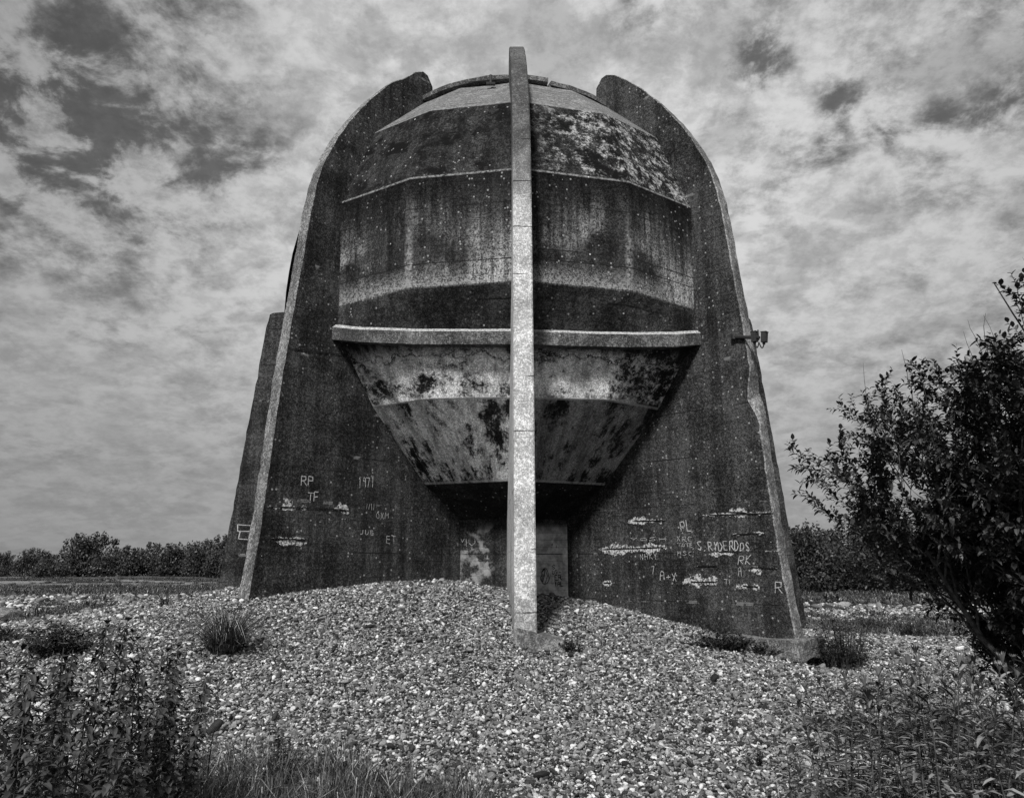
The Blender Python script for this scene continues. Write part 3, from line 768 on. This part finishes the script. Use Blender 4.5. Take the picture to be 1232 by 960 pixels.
def leaf_cloud(centers, radii, n, size, rs, shellness=.6):
    """small leaf quads spread through several uneven lobes"""
    c = np.array(centers); r = np.array(radii); w = r.prod(axis=1)**(2/3.); w = w/w.sum()
    k = rs.choice(len(c), n, p=w); dirs = rs.normal(size=(n, 3)); dirs /= np.linalg.norm(dirs, axis=1)[:, None]
    rad = rs.uniform(0, 1, n)**(1-shellness*.75)
    # uneven surface: clump in directions
    fr = np.array([mnoise.noise(Vector(dv)*2.3 + Vector((float(kk)*5, 0, 0))) for dv, kk in zip(dirs.tolist(), k.tolist())])
    rad = rad*(1+.38*fr)
    p = c[k] + dirs*rad[:, None]*r[k]
    nrm = dirs*.6 + rs.normal(size=(n, 3))*.7; nrm /= np.linalg.norm(nrm, axis=1)[:, None]
    a = np.cross(nrm, rs.normal(size=(n, 3))); a /= np.linalg.norm(a, axis=1)[:, None]; b = np.cross(nrm, a)
    s = size*rs.uniform(.6, 1.4, n)[:, None]
    V = np.stack([p - a*s*.55, p - b*s*.32 + a*s*.1, p + a*s*.6, p + b*s*.32 + a*s*.05], axis=1)
    return V
def bush_proto(w, h, n, size, seed, name, leafm):
    rs = np.random.RandomState(seed); root_ = empty(name, (0, 0, 0))
    cs = []; rr = []
    m = 11
    for i in range(m):
        x = rs.uniform(-.42, .42)*w; y = rs.uniform(-.35, .35)*w*.7; z = h*rs.uniform(.28, .72)*(1-.5*abs(x)/(w*.5))
        q = rs.uniform(.16, .27)*w; cs.append((x, y, z)); rr.append((q, q, min(q*.85, h*.32)))
    for i in range(6):
        x = (i-2.5)/6*w*.95; cs.append((x, -.2*w*rs.rand(), h*.2)); rr.append((.15*w, .16*w, h*.22))
    for i in range(9):
        x = rs.uniform(-.4, .4)*w; cs.append((x, rs.uniform(-.2, .2)*w, h*(.86-.5*abs(x)/w))); rr.append((.06*w, .06*w, h*.14))
    V = leaf_cloud(cs, rr, n, size, rs); V[:, :, 2] = np.maximum(V[:, :, 2], .02)
    quads_mesh('crown', V, leafm, root_)
    b = MB()
    for i in range(5):
        x = rs.uniform(-.12, .12)*w; ex, ey = rs.uniform(-.35, .35)*w, rs.uniform(-.2, .2)*w
        b.tube([(x, 0, -.2), (x*.9+ex*.25, ey*.3, h*.28), (x*.5+ex*.6, ey*.7, h*.52), (ex, ey, h*.78)], [.035*h*.6, .025*h*.6, .016*h*.6, .006*h], 6)
    b.build('trunk', M['bark'], root_)
    return root_
def Wd(px, Y): return (px-616)/F*Y*.976
rowL = 'trees in the far row on the left'; rowR = 'trees in the wood beyond the right buttress'
protosL = [bush_proto(9, 5.6, 7000, .34, 5+i, 'far_tree', M['far_leaf']) for i in range(3)]
LL = [(4, 112, .40, .68, 'small dark tree cut by the left picture edge at the horizon'),
 (40, 118, .62, .78, 'low round-topped tree left of the gap in the far left row'),
 (62, 104, .55, .55, 'lowest squat bush in front of the far left tree row'),
 (108, 112, .95, 1.16, 'tallest broad tree of the far left row, with an uneven top'),
 (148, 110, .80, .80, 'dark tree just right of the tallest one in the far left row'),
 (182, 114, .72, .86, 'middle tree of the far left row with a flat ragged crown'),
 (214, 110, .85, .86, 'dark tree with upright shoots on its crown, left of the buttress'),
 (246, 106, .72, .93, 'tree second nearest the left buttress in the far row'),
 (272, 104, .75, 1.0, 'tree partly hidden behind the outer left buttress')]
for i, (px, Y, sx, sz, lab) in enumerate(LL):
    o = protosL[i] if i < 3 else copy_tree(protosL[i % 3])
    o.location = (Wd(px, Y), Y, ground_h(Wd(px, Y), Y)-.1); o.scale = (sx, sx, sz*1.1); o.rotation_euler = (0, 0, (i*.9) % 1.2 - .6)
    meta(o, lab, 'tree', rowL)
protosR = [bush_proto(6.0, 4.3, 16000, .15, 25+i, 'leafy_tree', M['dark_leaf']) for i in range(3)]
LR = [(945, 46, .9, .92, 'tree peeping out right beside the right buttress edge'),
 (985, 43, 1.0, 1.02, 'tall rounded tree next to the right buttress in the wood'),
 (1030, 44, 1.0, .95, 'tree left of the big foreground bush in the wood'),
 (1075, 43, 1.05, .93, 'dark tree behind the twig tips of the foreground bush'),
 (1120, 44, 1.0, .96, 'tree half hidden behind the left side of the foreground bush'),
 (1165, 43, 1.0, 1.0, 'tree seen through the middle of the foreground bush'),
 (1215, 44, 1.1, 1.0, 'tree behind the foreground bush at the right picture edge'),
 (1262, 44, 1.1, 1.0, 'tree at the far right end of the wood, cut by the frame')]
for i, (px, Y, sx, sz, lab) in enumerate(LR):
    o = protosR[i] if i < 3 else copy_tree(protosR[i % 3])
    o.location = (Wd(px, Y), Y, ground_h(Wd(px, Y), Y)-.1); o.scale = (sx, sx, sz); o.rotation_euler = (0, 0, (i*1.3) % 1.4 - .7)
    meta(o, lab, 'tree', rowR)
# far low land on the horizon
b = MB(); V = []; n = 60
for i in range(n+1):
    x = -420 + 560*i/n; hh = 3.2 + 1.5*hnoise(x, 0, .02, 2) + .8*hnoise(x, 0, .09, 4)
    V += [(x, 300, -.5), (x, 303, hh), (x, 325, hh*.9), (x, 345, -.5)]
b.add(V, [(i*4+k, (i+1)*4+k, (i+1)*4+k+1, i*4+k+1) for i in range(n) for k in range(3)])
meta(b.build('hills', simple('far_land', .04, .09, .3), smooth=True), 'low dark strip of land on the far horizon', 'land', kind='structure')

# ---- grass tufts as separate clumps
def grass_blades(b, n, rad, h, rs, mi_dry=1, dry=.12, lean=.5, w=.007, c=(0, 0)):
    for i in range(n):
        a = rs.uniform(0, 2*PI); r0 = rad*rs.uniform(0, 1)**.7*.6; x, y = c[0]+r0*math.cos(a), c[1]+r0*math.sin(a)
        aa = a + rs.normal(0, .7); H = h*(.25+.85*rs.rand()**1.3); ln = lean*rs.uniform(.1, 1.8)*H
        dx, dy = math.cos(aa), math.sin(aa); sx, sy = -dy, dx; ww = w*rs.uniform(.7, 1.3)
        pts = [(x, y, -.02), (x+dx*ln*.18, y+dy*ln*.18, H*.45), (x+dx*ln*.55, y+dy*ln*.55, H*.85), (x+dx*ln*1.05, y+dy*ln*1.05, H*rs.uniform(.45, 1.05))]
        ws = [ww, ww*.9, ww*.6, ww*.1]; V = []
        for p, q in zip(pts, ws): V += [(p[0]+sx*q, p[1]+sy*q, p[2]), (p[0]-sx*q, p[1]-sy*q, p[2])]
        b.add(V, [(0, 1, 3, 2), (2, 3, 5, 4), (4, 5, 7, 6)], mi_dry if rs.rand() < dry else 0)
def tuft(name, n, rad, h, seed, **k):
    b = MB(); grass_blades(b, n, rad, h, np.random.RandomState(seed), **k)
    return b.build(name, [M['grass'], M['drygrass']])
def at(px, py=None, Y=None):
    """ground point under a pixel column at depth Y"""
    x = (px-616)/F*Y*.98; return (x, Y, ground_h(x, Y))
o = tuft('grass_tuft', 800, .26, .62, 3, lean=1.25, w=.005); o.location = at(279, Y=10.4)
meta(o, 'bushy tuft of long grass standing alone in the shingle before the left buttress foot', 'grass')
o = tuft('grass_tuft', 60, .10, .30, 4, lean=.8, w=.008); o.location = at(205, Y=13.5)
o.location.z -= .02
meta(o, 'thin small grass tuft in the shingle left of the bushy tuft', 'grass')
# grass stuff in the lower left foreground, ground cover further off
def grass_field():
    rs = np.random.RandomState(5); b = MB()
    for i in range(330):
        px = rs.uniform(60, 590); Y = rs.uniform(4.4, 6.2)
        lim = 6.15 - .9*max(0, (px-400)/190)
        if Y > lim: continue
        if hnoise(px*.02, Y, 1.3, 4) < -.12: continue
        x, y, z = at(px, Y=Y); bb = MB()
        grass_blades(bb, 30, .16, .24 + .2*rs.rand()*max(.2, hnoise(px*.02, Y, 2.0, 7)+.6), rs, dry=.10, lean=.9, w=.0032)
        for v in bb.v: v += np.array([x, y, z])
        for v, _ in zip(bb.v, range(len(bb.v))): pass
        n0 = b.n
        for v in bb.v: b.v.append(v)
        for f, m in zip(bb.f, bb.m): b.f.append(tuple(q+n0 for q in f)); b.m.append(m)
        b.n += bb.n
    for i in range(90):
        px = rs.uniform(-40, 330); Y = rs.uniform(3.0, 5.6); x, y, z = at(px, Y=Y); bb = MB()
        grass_blades(bb, 26, .2, .22+.2*rs.rand(), rs, dry=.2, lean=.8, w=.003); n0 = b.n
        for v in bb.v: b.v.append(v + np.array([x, y, z]))
        for f, m in zip(bb.f, bb.m): b.f.append(tuple(q+n0 for q in f)); b.m.append(m)
        b.n += bb.n
    for i in range(420):
        px = rs.uniform(925, 1260); Y = rs.uniform(3.3, 5.2 if px > 980 else 4.6); x, y, z = at(px, Y=Y); bb = MB()
        grass_blades(bb, 28, .2, .26+.2*rs.rand(), rs, dry=.08, lean=.9, w=.003); n0 = b.n
        for v in bb.v: b.v.append(v + np.array([x, y, z]))
        for f, m in zip(bb.f, bb.m): b.f.append(tuple(q+n0 for q in f)); b.m.append(m)
        b.n += bb.n
    meta(b.build('grass', [M['grass'], M['drygrass']]), 'coarse tangled grass growing out of the shingle in the foreground', 'grass', kind='stuff')
grass_field()
def ground_cover():
    rs = np.random.RandomState(9); protos = []
    for s in range(3):
        b = MB(); grass_blades(b, 60, .28, .22, np.random.RandomState(40+s), lean=.8, w=.012, dry=.06)
        protos.append(b.build('cover_clump', [M['grass'], M['drygrass']], link=False))
    pts = []; rot = []; scl = []; idx = []; ton = []
    for i in range(52000):
        Y = 16 + 74*rs.rand()**1.6; x = rs.uniform(-.78, .8)*Y
        if abs(x) < 5.5 and Y < 30: continue
        v = veg(x, Y)
        if v < .5 + .3*rs.rand(): continue
        s = rs.uniform(.35, .95)*(1+.5*(Y > 32))
        if rs.rand() < .03: s *= 1.8
        pts.append((x, Y, ground_h(x, Y)-.02)); rot.append((0, 0, rs.uniform(0, 6.28))); scl.append((s, s, s*rs.uniform(.6, 1.1))); idx.append(rs.randint(0, 3)); ton.append(1)
    scatter('ground_cover', pts, rot, scl, idx, ton, protos, 'low rough grass and weeds in patches over the distant shingle', 'ground cover')
    print('cover', len(pts))
ground_cover()

# ---- nettles (left foreground)
def nettle(h, seed, name='nettle'):
    rs = np.random.RandomState(seed); r = empty(name, (0, 0, 0)); b = MB(); lf = MB()
    bend = rs.uniform(-.06, .06, 2); pts = [(bend[0]*(t**2)*h, bend[1]*(t**2)*h, t*h) for t in np.linspace(0, 1, 8)]
    b.tube(pts, [.006*(1-.7*t) for t in np.linspace(0, 1, 8)], 5)
    z = h*.22; k = 0
    while z < h*.985:
        t = z/h; c = Vector((bend[0]*t*t*h, bend[1]*t*t*h, z)); L = (.044*(1-.3*t**2) + .010)*rs.uniform(.8, 1.2)
        for s in (0, PI, PI*.5, PI*1.5):
            a = k*PI/2 + s + rs.normal(0, .4); dv = Vector((math.cos(a), math.sin(a), rs.uniform(-.15, .35)))
            pl_ = rs.uniform(.01, .045); b.tube([c, c + dv*pl_], .0018, 3, cap=False)
            lf.leaf(c + dv*pl_, dv + Vector((0, 0, -.35*rs.rand())), (0, 0, 1), L, L*.6, 0, .16, rs.uniform(.1, .8))
            if t > .45 and rs.rand() < .6:
                for q in range(3):
                    a2 = a + rs.normal(0, .5); d2 = Vector((math.cos(a2), math.sin(a2), -.5)); lf.leaf(c, d2, (0, 0, 1), .03, .008, 0, .1, .5)
        z += h*(.044 - .022*t)*rs.uniform(.9, 1.1)+.006; k += 1
    c = Vector(pts[-1])
    for q in range(8):
        a = q*PI/4; lf.leaf(c - Vector((0, 0, .01)), (math.cos(a), math.sin(a), .9), (0, 0, 1), .03, .016, 0, .2, .1)
    b.build('stem', M['stalk'], r); lf.build('leaves', M['nettle'], r, smooth=False)
    return r
rs = np.random.RandomState(77)
nprot = [nettle(1.0, 100+i) for i in range(5)]
# (px, Y, height of the tip in px)
NT_L = [(8, 3.7, 775), (30, 4.1, 762), (46, 3.8, 752), (58, 3.4, 800), (75, 4.3, 790), (88, 3.7, 770), (100, 4.0, 775), (118, 3.5, 830), (128, 4.0, 742), (137, 4.3, 738), (150, 3.6, 850),
 (166, 4.1, 800), (172, 3.8, 838), (188, 4.4, 800), (203, 4.3, 760), (212, 4.6, 772), (222, 4.2, 775), (232, 4.5, 800), (245, 4.2, 805), (250, 4.6, 850), (20, 3.2, 850), (65, 3.2, 870), (105, 3.3, 880), (140, 3.1, 900),
 (-10, 3.4, 790), (-4, 4.2, 800), (38, 3.5, 820), (92, 3.4, 835), (160, 3.3, 880), (196, 3.8, 850), (205, 4.5, 830), (215, 4.0, 840), (228, 4.0, 870), (238, 4.4, 850), (186, 3.5, 900), (52, 4.4, 830), (12, 4.5, 840), (112, 4.5, 850), (218, 4.9, 800), (208, 4.9, 850)]
wordsN = ['tallest', 'thin', 'leafy', 'short', 'leaning', 'bushy']
for i, (px, Y, ty) in enumerate(NT_L):
    o = nprot[i] if i < 5 else copy_tree(nprot[i % 5])
    x, y, z = at(px, Y=Y); el = PITCH + math.atan((480-ty)/F); top = EYE + Y*math.tan(el)
    hgt = max(.35, top - z); o.location = (x, y, z-.02); o.scale = (.8+.2*hgt, .8+.2*hgt, hgt); o.rotation_euler = (rs.normal(0, .05), rs.normal(0, .05), rs.uniform(0, 6))
    meta(o, 'dark nettle stem with drooping paired leaves in the thick stand at the lower left corner', 'nettle', 'nettles in the lower left foreground')
# single dead stalk
b = MB(); x, y, z = at(270, Y=4.6); b.tube([(0, 0, 0), (.01, 0, .45), (.03, .01, .92)], [.005, .004, .002], 5)
for s in np.linspace(.5, .9, 12):
    a = s*40; b.leaf((.012*s, 0, s), (math.cos(a), math.sin(a), 1.2), (0, 0, 1), .025, .008)
o = b.build('dead_stalk', M['stalk']); o.location = (x, y, z); meta(o, 'single bare dead stalk standing just right of the nettle stand', 'stalk')

# ---- willowherb (right foreground)
def herb(seed, name='willowherb'):
    rs = np.random.RandomState(seed); r = empty(name, (0, 0, 0)); b = MB(); lf = MB(); h = 1.0
    bend = rs.uniform(-.1, .1, 2); P_ = lambda t: Vector((bend[0]*t*t, bend[1]*t*t, t*h))
    b.tube([P_(t) for t in np.linspace(0, 1, 8)], [.006*(1-.75*t) for t in np.linspace(0, 1, 8)], 5)
    n = 46
    for k in range(n):
        t = .12 + .87*k/n; a = k*2.4 + rs.normal(0, .2); L = (.135*(1-.35*t))*rs.uniform(.6, 1.25)
        up = .35 + 1.6*max(0, t-.75)*4*.5
        lf.leaf(P_(t), (math.cos(a), math.sin(a), up), (0, 0, 1), L, L*.21, 0, .25, rs.uniform(.1, .6))
    for k in range(14):
        a = k*2.4; lf.leaf(P_(1.0)-Vector((0, 0, .01)), (math.cos(a)*.5, math.sin(a)*.5, 1), (0, 0, 1), .05, .009, 0, .2, 0)
    b.build('stem', M['stalk'], r); lf.build('leaves', M['herb'], r); return r
hp = [herb(200+i) for i in range(5)]
rs = np.random.RandomState(31)
HR = [(995, 5.0, 815), (1028, 4.9, 818), (1042, 5.1, 822), (1062, 4.8, 810), (1085, 5.2, 805), (1100, 4.9, 812), (1112, 5.0, 780), (1118, 4.7, 795), (1135, 5.1, 790), (948, 5.0, 862), (975, 4.8, 850), (1005, 4.6, 845),
 (1150, 4.6, 800), (1172, 4.8, 805), (1195, 4.4, 790), (1220, 4.6, 800), (1240, 4.3, 810), (955, 4.5, 890), (925, 4.6, 905)]
for i in range(66):
    px = rs.uniform(925, 1250); Y = rs.uniform(3.4, 4.9); ty = 838 + 90*max(0, (1010-px)/85) + rs.uniform(-15, 75)
    HR.append((px, Y, ty - (26 if px < 1000 else 44)))
for i, (px, Y, ty) in enumerate(HR):
    o = hp[i] if i < 5 else copy_tree(hp[i % 5])
    x, y, z = at(px, Y=Y); el = PITCH + math.atan((480-ty)/F); hgt = max(.25, EYE + Y*math.tan(el) - z)
    o.location = (x, y, z-.02); o.scale = (.75+.25*hgt, .75+.25*hgt, hgt); o.rotation_euler = (rs.normal(0, .08), rs.normal(0, .08), rs.uniform(0, 6))
    meta(o, 'upright willowherb with narrow spiralling leaves in the pale stand at the lower right corner', 'willowherb', 'willowherbs in the lower right foreground')

# ---- twiggy weeds
def weed(name, seed, n, spread, h, lsize, mat, upright=.7):
    rs = np.random.RandomState(seed); r = empty(name, (0, 0, 0)); b = MB(); lf = MB()
    for i in range(n):
        a = rs.uniform(0, 2*PI); q = rs.uniform(0, 1)**.6; ex = spread*q*math.cos(a); ey = spread*q*math.sin(a)*.7; H = h*rs.uniform(.45, 1.05)*(1-.45*q)
        sx, sy = ex*.45, ey*.45; pts = [Vector((sx + (ex-sx)*t**1.3, sy + (ey-sy)*t**1.3, H*t)) for t in np.linspace(0, 1, 6)]
        b.tube(pts, [.005, .0045, .004, .003, .002, .001], 4, cap=False)
        m = int(8 + 14*H/h)
        for k in range(m):
            t = rs.uniform(.15, 1); j = min(4, int(t*5)); p = pts[j].lerp(pts[j+1], t*5-j); a2 = rs.uniform(0, 2*PI)
            lf.leaf(p, (math.cos(a2), math.sin(a2), rs.uniform(0, 1.2)), (0, 0, 1), lsize*rs.uniform(.6, 1.3), lsize*.35, 0, .2, .3)
    b.build('stem', M['stalk'], r); lf.build('leaves', M[mat], r); return r
for (px, Y, a, lab, nm) in [
    (1002, 13.4, ('weed', 1, 130, .6, 1.15, .07, 'nettle'), 'twiggy waist-high weed right beside the overhanging footing of the right buttress', 'weed'),
    (862, 12.2, ('weed', 2, 110, .62, .36, .07, 'nettle'), 'low dark weed creeping in front of the right buttress footing', 'weed'),
    (905, 12.5, ('weed', 3, 70, .5, .28, .06, 'nettle'), 'flat weed patch under the right end of the footing', 'weed'),
    (82, 10.8, ('weed', 4, 120, .6, .50, .08, 'nettle'), 'dark spreading weed in the shingle behind the nettles', 'weed'),
    (20, 12.0, ('weed', 5, 50, .6, .22, .07, 'nettle'), 'sprawling low weed at the left picture edge', 'weed'),
    (686, 11.3, ('weed', 6, 22, .2, .24, .05, 'nettle'), 'small weed beside the foot of the centre fin', 'weed'),
    (352, 5.9, ('weed', 7, 26, .2, .42, .05, 'herb'), 'spindly weed rising from the foreground grass', 'weed'),
    (1040, 19.0, ('weed', 8, 50, .6, .55, .06, 'nettle'), 'small bushy weed in the middle distance right of the buttress', 'weed'),
    (1088, 17.5, ('weed', 9, 50, .5, .50, .06, 'nettle'), 'small upright weed on the far side of the right-hand shingle patch', 'weed'),
    (895, 6.4, ('weed', 10, 8, .12, .16, .04, 'herb'), 'tiny weed seedling alone on the shingle left of the willowherbs', 'weed')]:
    o = weed(*a); o.location = at(px, Y=Y); meta(o, lab, nm)

# ---- big foreground bush on the right
def big_bush():
    rs = np.random.RandomState(12); r = empty('willow_bush', (0, 0, 0)); b = MB(); lf = MB()
    tips = []
    def branch(p, d, L, rad, lvl):
        n = 6; pts = [p]; dd = d.normalized(); q = p
        for i in range(n):
            dd = (dd + Vector(rs.normal(0, .11, 3)) + Vector((0, 0, .05 if lvl < 3 else .03))).normalized(); q = q + dd*L/n; pts.append(q)
        if lvl > 0 and (pts[-1].z < 1.45 - 1.5*max(0, pts[-1].x + 1.0) and pts[-1].x < -.1): return
        if lvl > 0 and pts[-1].z > 3.95 + .6*pts[-1].x: return
        if lvl > 0 and pts[-1].x < -1.6 and pts[-1].z < 1.9: return
        b.tube(pts, [rad*(1-.65*i/n) for i in range(n+1)], 6 if lvl < 2 else 4, cap=False)
        if lvl >= 2:
            m = int(L/.0135); k0 = rs.rand()
            for k in range(m):
                t = (k+.5)/m
                if lvl == 2 and t < .35: continue
                if lvl == 3 and t > .80 and (k0 < .45): continue
                j = min(n-1, int(t*n)); pp = pts[j].lerp(pts[j+1], t*n-j); a = k*2.4+rs.normal(0, .4)
                ax_ = (pts[j+1]-pts[j]).normalized(); s1 = ax_.cross(Vector((.2, .3, .9))).normalized(); s2 = ax_.cross(s1)
                dv = ax_*.8 + (s1*math.cos(a) + s2*math.sin(a))*.9; ll = rs.uniform(.022, .070)
                lf.leaf(pp, dv, (0, 0, 1), ll, ll*.5, 0, .2, rs.uniform(0, .4))
        if lvl < 3:
            m = (11, 9, 8)[lvl]
            for k in range(m):
                t = .25 + .72*(k+rs.rand()*.8)/m; j = min(n-1, int(t*n)); pp = pts[j].lerp(pts[j+1], t*n-j)
                ax_ = (pts[j+1]-pts[j]).normalized(); sd = Vector(rs.normal(0, 1, 3)); sd = (sd - ax_*sd.dot(ax_)).normalized()
                branch(pp, ax_*.85 + sd*.75 + Vector((0, 0, .12)), L*(.52, .52, .42)[lvl]*rs.uniform(.75, 1.15)*(1.1-.35*t), rad*.5*(1-.4*t), lvl+1)
    base = Vector((0, 0, 0))
    for d, L, rad in [((-.62, -.1, 1.25), 2.0, .03), ((-.8, .3, 1.0), 1.65, .026), ((-.30, .2, 1.4), 2.4, .035), ((.1, -.1, 1.4), 2.9, .035), ((.6, .2, 1.3), 2.7, .03),
                      ((-.45, -.4, 1.1), 1.9, .025), ((.3, .5, 1.3), 2.6, .03), ((-.9, 0, .8), 1.25, .02), ((-.15, -.3, 1.5), 2.5, .03), ((.9, -.2, .9), 2.3, .025), ((.2, .1, .8), 1.8, .02), ((0, -.4, 1.0), 1.7, .02), ((.15, -.6, .45), 1.3, .018), ((.5, -.5, .5), 1.4, .018), ((-.35, -.3, .95), 1.6, .02), ((.0, -.5, 1.3), 2.1, .02), ((-.1, .1, .9), 1.9, .02), ((-.75, .1, 1.25), 2.3, .022), ((.1, -.7, 1.0), 1.9, .02)]:
        branch(base + Vector((rs.uniform(-.2, .2), rs.uniform(-.15, .15), -.05)), Vector(d), L, rad, 0)
    for i in range(26):
        x = rs.uniform(-1.45, .2); zt = 3.75 + .62*x + rs.uniform(-.35, .2); z0 = zt - rs.uniform(.45, .8); dx = rs.uniform(-.25, -.05)
        if i % 3 == 0: x, zt, z0, dx = -1.25 + rs.uniform(-.15, .15), rs.uniform(1.7, 2.9), 0, -.4; z0 = zt - .28
        y0 = rs.uniform(-.3, .4); p0, p1 = Vector((x - dx, y0, z0)), Vector((x, y0, zt)); bw_ = Vector((rs.uniform(-.05, .05), 0, rs.uniform(-.04, .05)))
        b.tube([p0.lerp(p1, q) + bw_*4*q*(1-q) + Vector((rs.uniform(-.008, .008), 0, 0)) for q in np.linspace(0, 1, 7)], [.0055, .005, .0042, .0034, .0027, .002, .0012], 4, cap=False)
        for k in range(16):
            t = rs.uniform(0, .72); pp = p0.lerp(p1, t); a = rs.uniform(0, 6.28); ll = rs.uniform(.02, .05)
            lf.leaf(pp, Vector((math.cos(a)*.7, math.sin(a)*.7, .8)), (0, 0, 1), ll, ll*.45, 0, .2, .1)
    b.build('branches', M['bark'], r); lf.build('leaves', M['dark_leaf'], r)
    print('bush leaves', len(lf.f)//6)
    return r
o = big_bush(); x, y, z = at(1232, Y=5.3); o.location = (x+.46, y, z)
meta(o, 'large dark leafy bush with thin twig tips, filling the right side of the foreground', 'bush')

# boulder on the left
def boulder(px, Y, s, lab):
    bm = bmesh.new(); bmesh.ops.create_icosphere(bm, subdivisions=3, radius=1)
    for v in bm.verts:
        v.co *= 1 + .3*mnoise.noise(v.co*1.1 + Vector((px, 0, 0))); v.co = Vector((v.co.x*s[0], v.co.y*s[1], v.co.z*s[2]))
    me = bpy.data.meshes.new('boulder'); bm.to_mesh(me); bm.free(); me.materials.append(M['footing'])
    o = bpy.data.objects.new('boulder', me); COL.objects.link(o); p = at(px, Y=Y); o.location = (p[0], p[1], p[2]+s[2]*.4); meta(o, lab, 'boulder')
boulder(116, 24, (.32, .3, .24), 'small dark rounded boulder on the shingle below the far left trees')
boulder(-6, 21, (.9, .9, .30), 'long low concrete lump half buried at the left picture edge')

# ------------------------------------------------------------------ sky, sun
SUN_EL, SUN_AZ = 46, -14       # azimuth: degrees from straight behind the camera toward its right
w = bpy.data.worlds.new('World'); scene.world = w; w.use_nodes = True; nt = w.node_tree; nt.nodes.clear()
class WT(NT):
    def __init__(s, t): s.t = t
s = WT(nt); out = nt.nodes.new('ShaderNodeOutputWorld'); bg = nt.nodes.new('ShaderNodeBackground'); nt.links.new(bg.outputs[0], out.inputs[0])
sky = nt.nodes.new('ShaderNodeTexSky'); sky.sky_type = 'NISHITA'; sky.sun_disc = False; sky.sun_elevation = R_(SUN_EL); sky.sun_rotation = R_(180-SUN_AZ)
bw = nt.nodes.new('ShaderNodeRGBToBW'); nt.links.new(sky.outputs[0], bw.inputs[0])
G = s.n('ShaderNodeTexCoord').outputs['Generated']; gx, gy, gz = s.sep(G)
zz = s.math('ADD', s.math('MAXIMUM', gz, 0.0), .34)
cmb = s.n('ShaderNodeCombineXYZ'); s.put(cmb.inputs[0], s.math('DIVIDE', gx, zz)); s.put(cmb.inputs[1], s.math('DIVIDE', gy, zz)); s.put(cmb.inputs[2], 2.3)
Pc = cmb.outputs[0]
n1 = s.noise(Pc, 3.2, 14, .64, .05); n2 = s.noise(Pc, 24.0, 12, .68, .1); n4 = s.noise(Pc, 9.0, 13, .62, .25); n3 = s.noise(Pc, .55, 3, .5)
cl = s.math('ADD', s.math('MULTIPLY', n1, .45), s.math('ADD', s.math('MULTIPLY', n2, .22), s.math('MULTIPLY', n4, .33)))
def blob(px, py, rad, amt):
    d = ray(px, py).normalized(); vm = s.n('ShaderNodeVectorMath', operation='DISTANCE'); s.put(vm.inputs[0], G); vm.inputs[1].default_value = d
    return s.math('MULTIPLY', s.math('MULTIPLY', s.ss(vm.outputs['Value'], rad, 0.0), s.ss(n4, .38, .58, 1.6, .3)), amt)
hole = None
for a in [(10, 40, .34, .055), (190, 190, .16, .06), (60, 190, .18, .05), (915, 72, .055, .13), (1215, 118, .05, .09), (1165, 135, .045, .08), (1115, 150, .045, .08), (1065, 158, .035, .08), (990, 185, .04, .09), (40, 130, .14, .06), (300, 215, .10, .06), (940, 215, .045, .10), (1010, 130, .05, .10), (1180, 5, .06, .06), (760, 5, .06, .07),
          (690, 60, .25, -.07), (450, 60, .2, -.05), (1000, 40, .08, -.03), (1150, 60, .12, -.06), (880, 300, .3, -.05), (420, 240, .3, -.06), (100, 330, .3, -.02), (10, 425, .05, -.10)]:
    v_ = blob(*a); hole = v_ if hole is None else s.math('ADD', hole, v_)
dens = s.math('SUBTRACT', cl, hole)
cloud = s.ss(dens, .345, .53)                       # 0 gap .. 1 thick
hor = s.ss(gz, .02, .42)
contrast = s.mixf(hor, .22, 1.0)
val = s.mixf(cloud, .80, 2.75)
val = s.math('MULTIPLY', val, s.math('MULTIPLY', s.ss(n2, .36, .62, .84, 1.12), s.ss(n4, .38, .58, .76, 1.14)))
base = s.mixf(hor, 1.1, 1.9)
val = s.mixf(contrast, base, val)
vd = s.n('ShaderNodeVectorMath', operation='DISTANCE'); s.put(vd.inputs[0], G); vd.inputs[1].default_value = ray(640, 180).normalized()
val = s.math('MULTIPLY', val, s.ss(vd.outputs['Value'], .15, .85, 1.12, .72))
v2 = s.n('ShaderNodeVectorMath', operation='DISTANCE'); s.put(v2.inputs[0], G); v2.inputs[1].default_value = ray(40, 90).normalized()
val = s.math('MULTIPLY', val, s.ss(v2.outputs['Value'], .0, .42, .68, 1.0))
blue = s.math('MULTIPLY', bw.outputs[0], .12)
fin_ = s.math('ADD', s.math('MULTIPLY', val, .94), blue)
nt.links.new(s.grey(fin_), bg.inputs[0]); bg.inputs[1].default_value = .082

sd = bpy.data.lights.new('sun', 'SUN'); sd.energy = 2.1; sd.angle = R_(7); sd.color = (1, .995, .985)
so = bpy.data.objects.new('sun', sd); COL.objects.link(so)
a, e = R_(SUN_AZ), R_(SUN_EL); dirv = Vector((math.sin(a)*math.cos(e), -math.cos(a)*math.cos(e), math.sin(e)))
so.rotation_euler = dirv.to_track_quat('Z', 'Y').to_euler(); so.location = (0, 0, 40)

# ------------------------------------------------------------------ camera
cd = bpy.data.cameras.new('camera'); cd.sensor_width = 36; cd.lens = F/1232*36; cd.clip_end = 6000; cd.clip_start = .05
co = bpy.data.objects.new('camera', cd); COL.objects.link(co); co.location = (0, 0, EYE); co.rotation_euler = (PI/2 + PITCH, 0, 0)
scene.camera = co
vs = scene.view_settings; vs.view_transform = 'Standard'; vs.look = 'None'; vs.gamma = 1; vs.exposure = 1.13; vs.use_curve_mapping = False
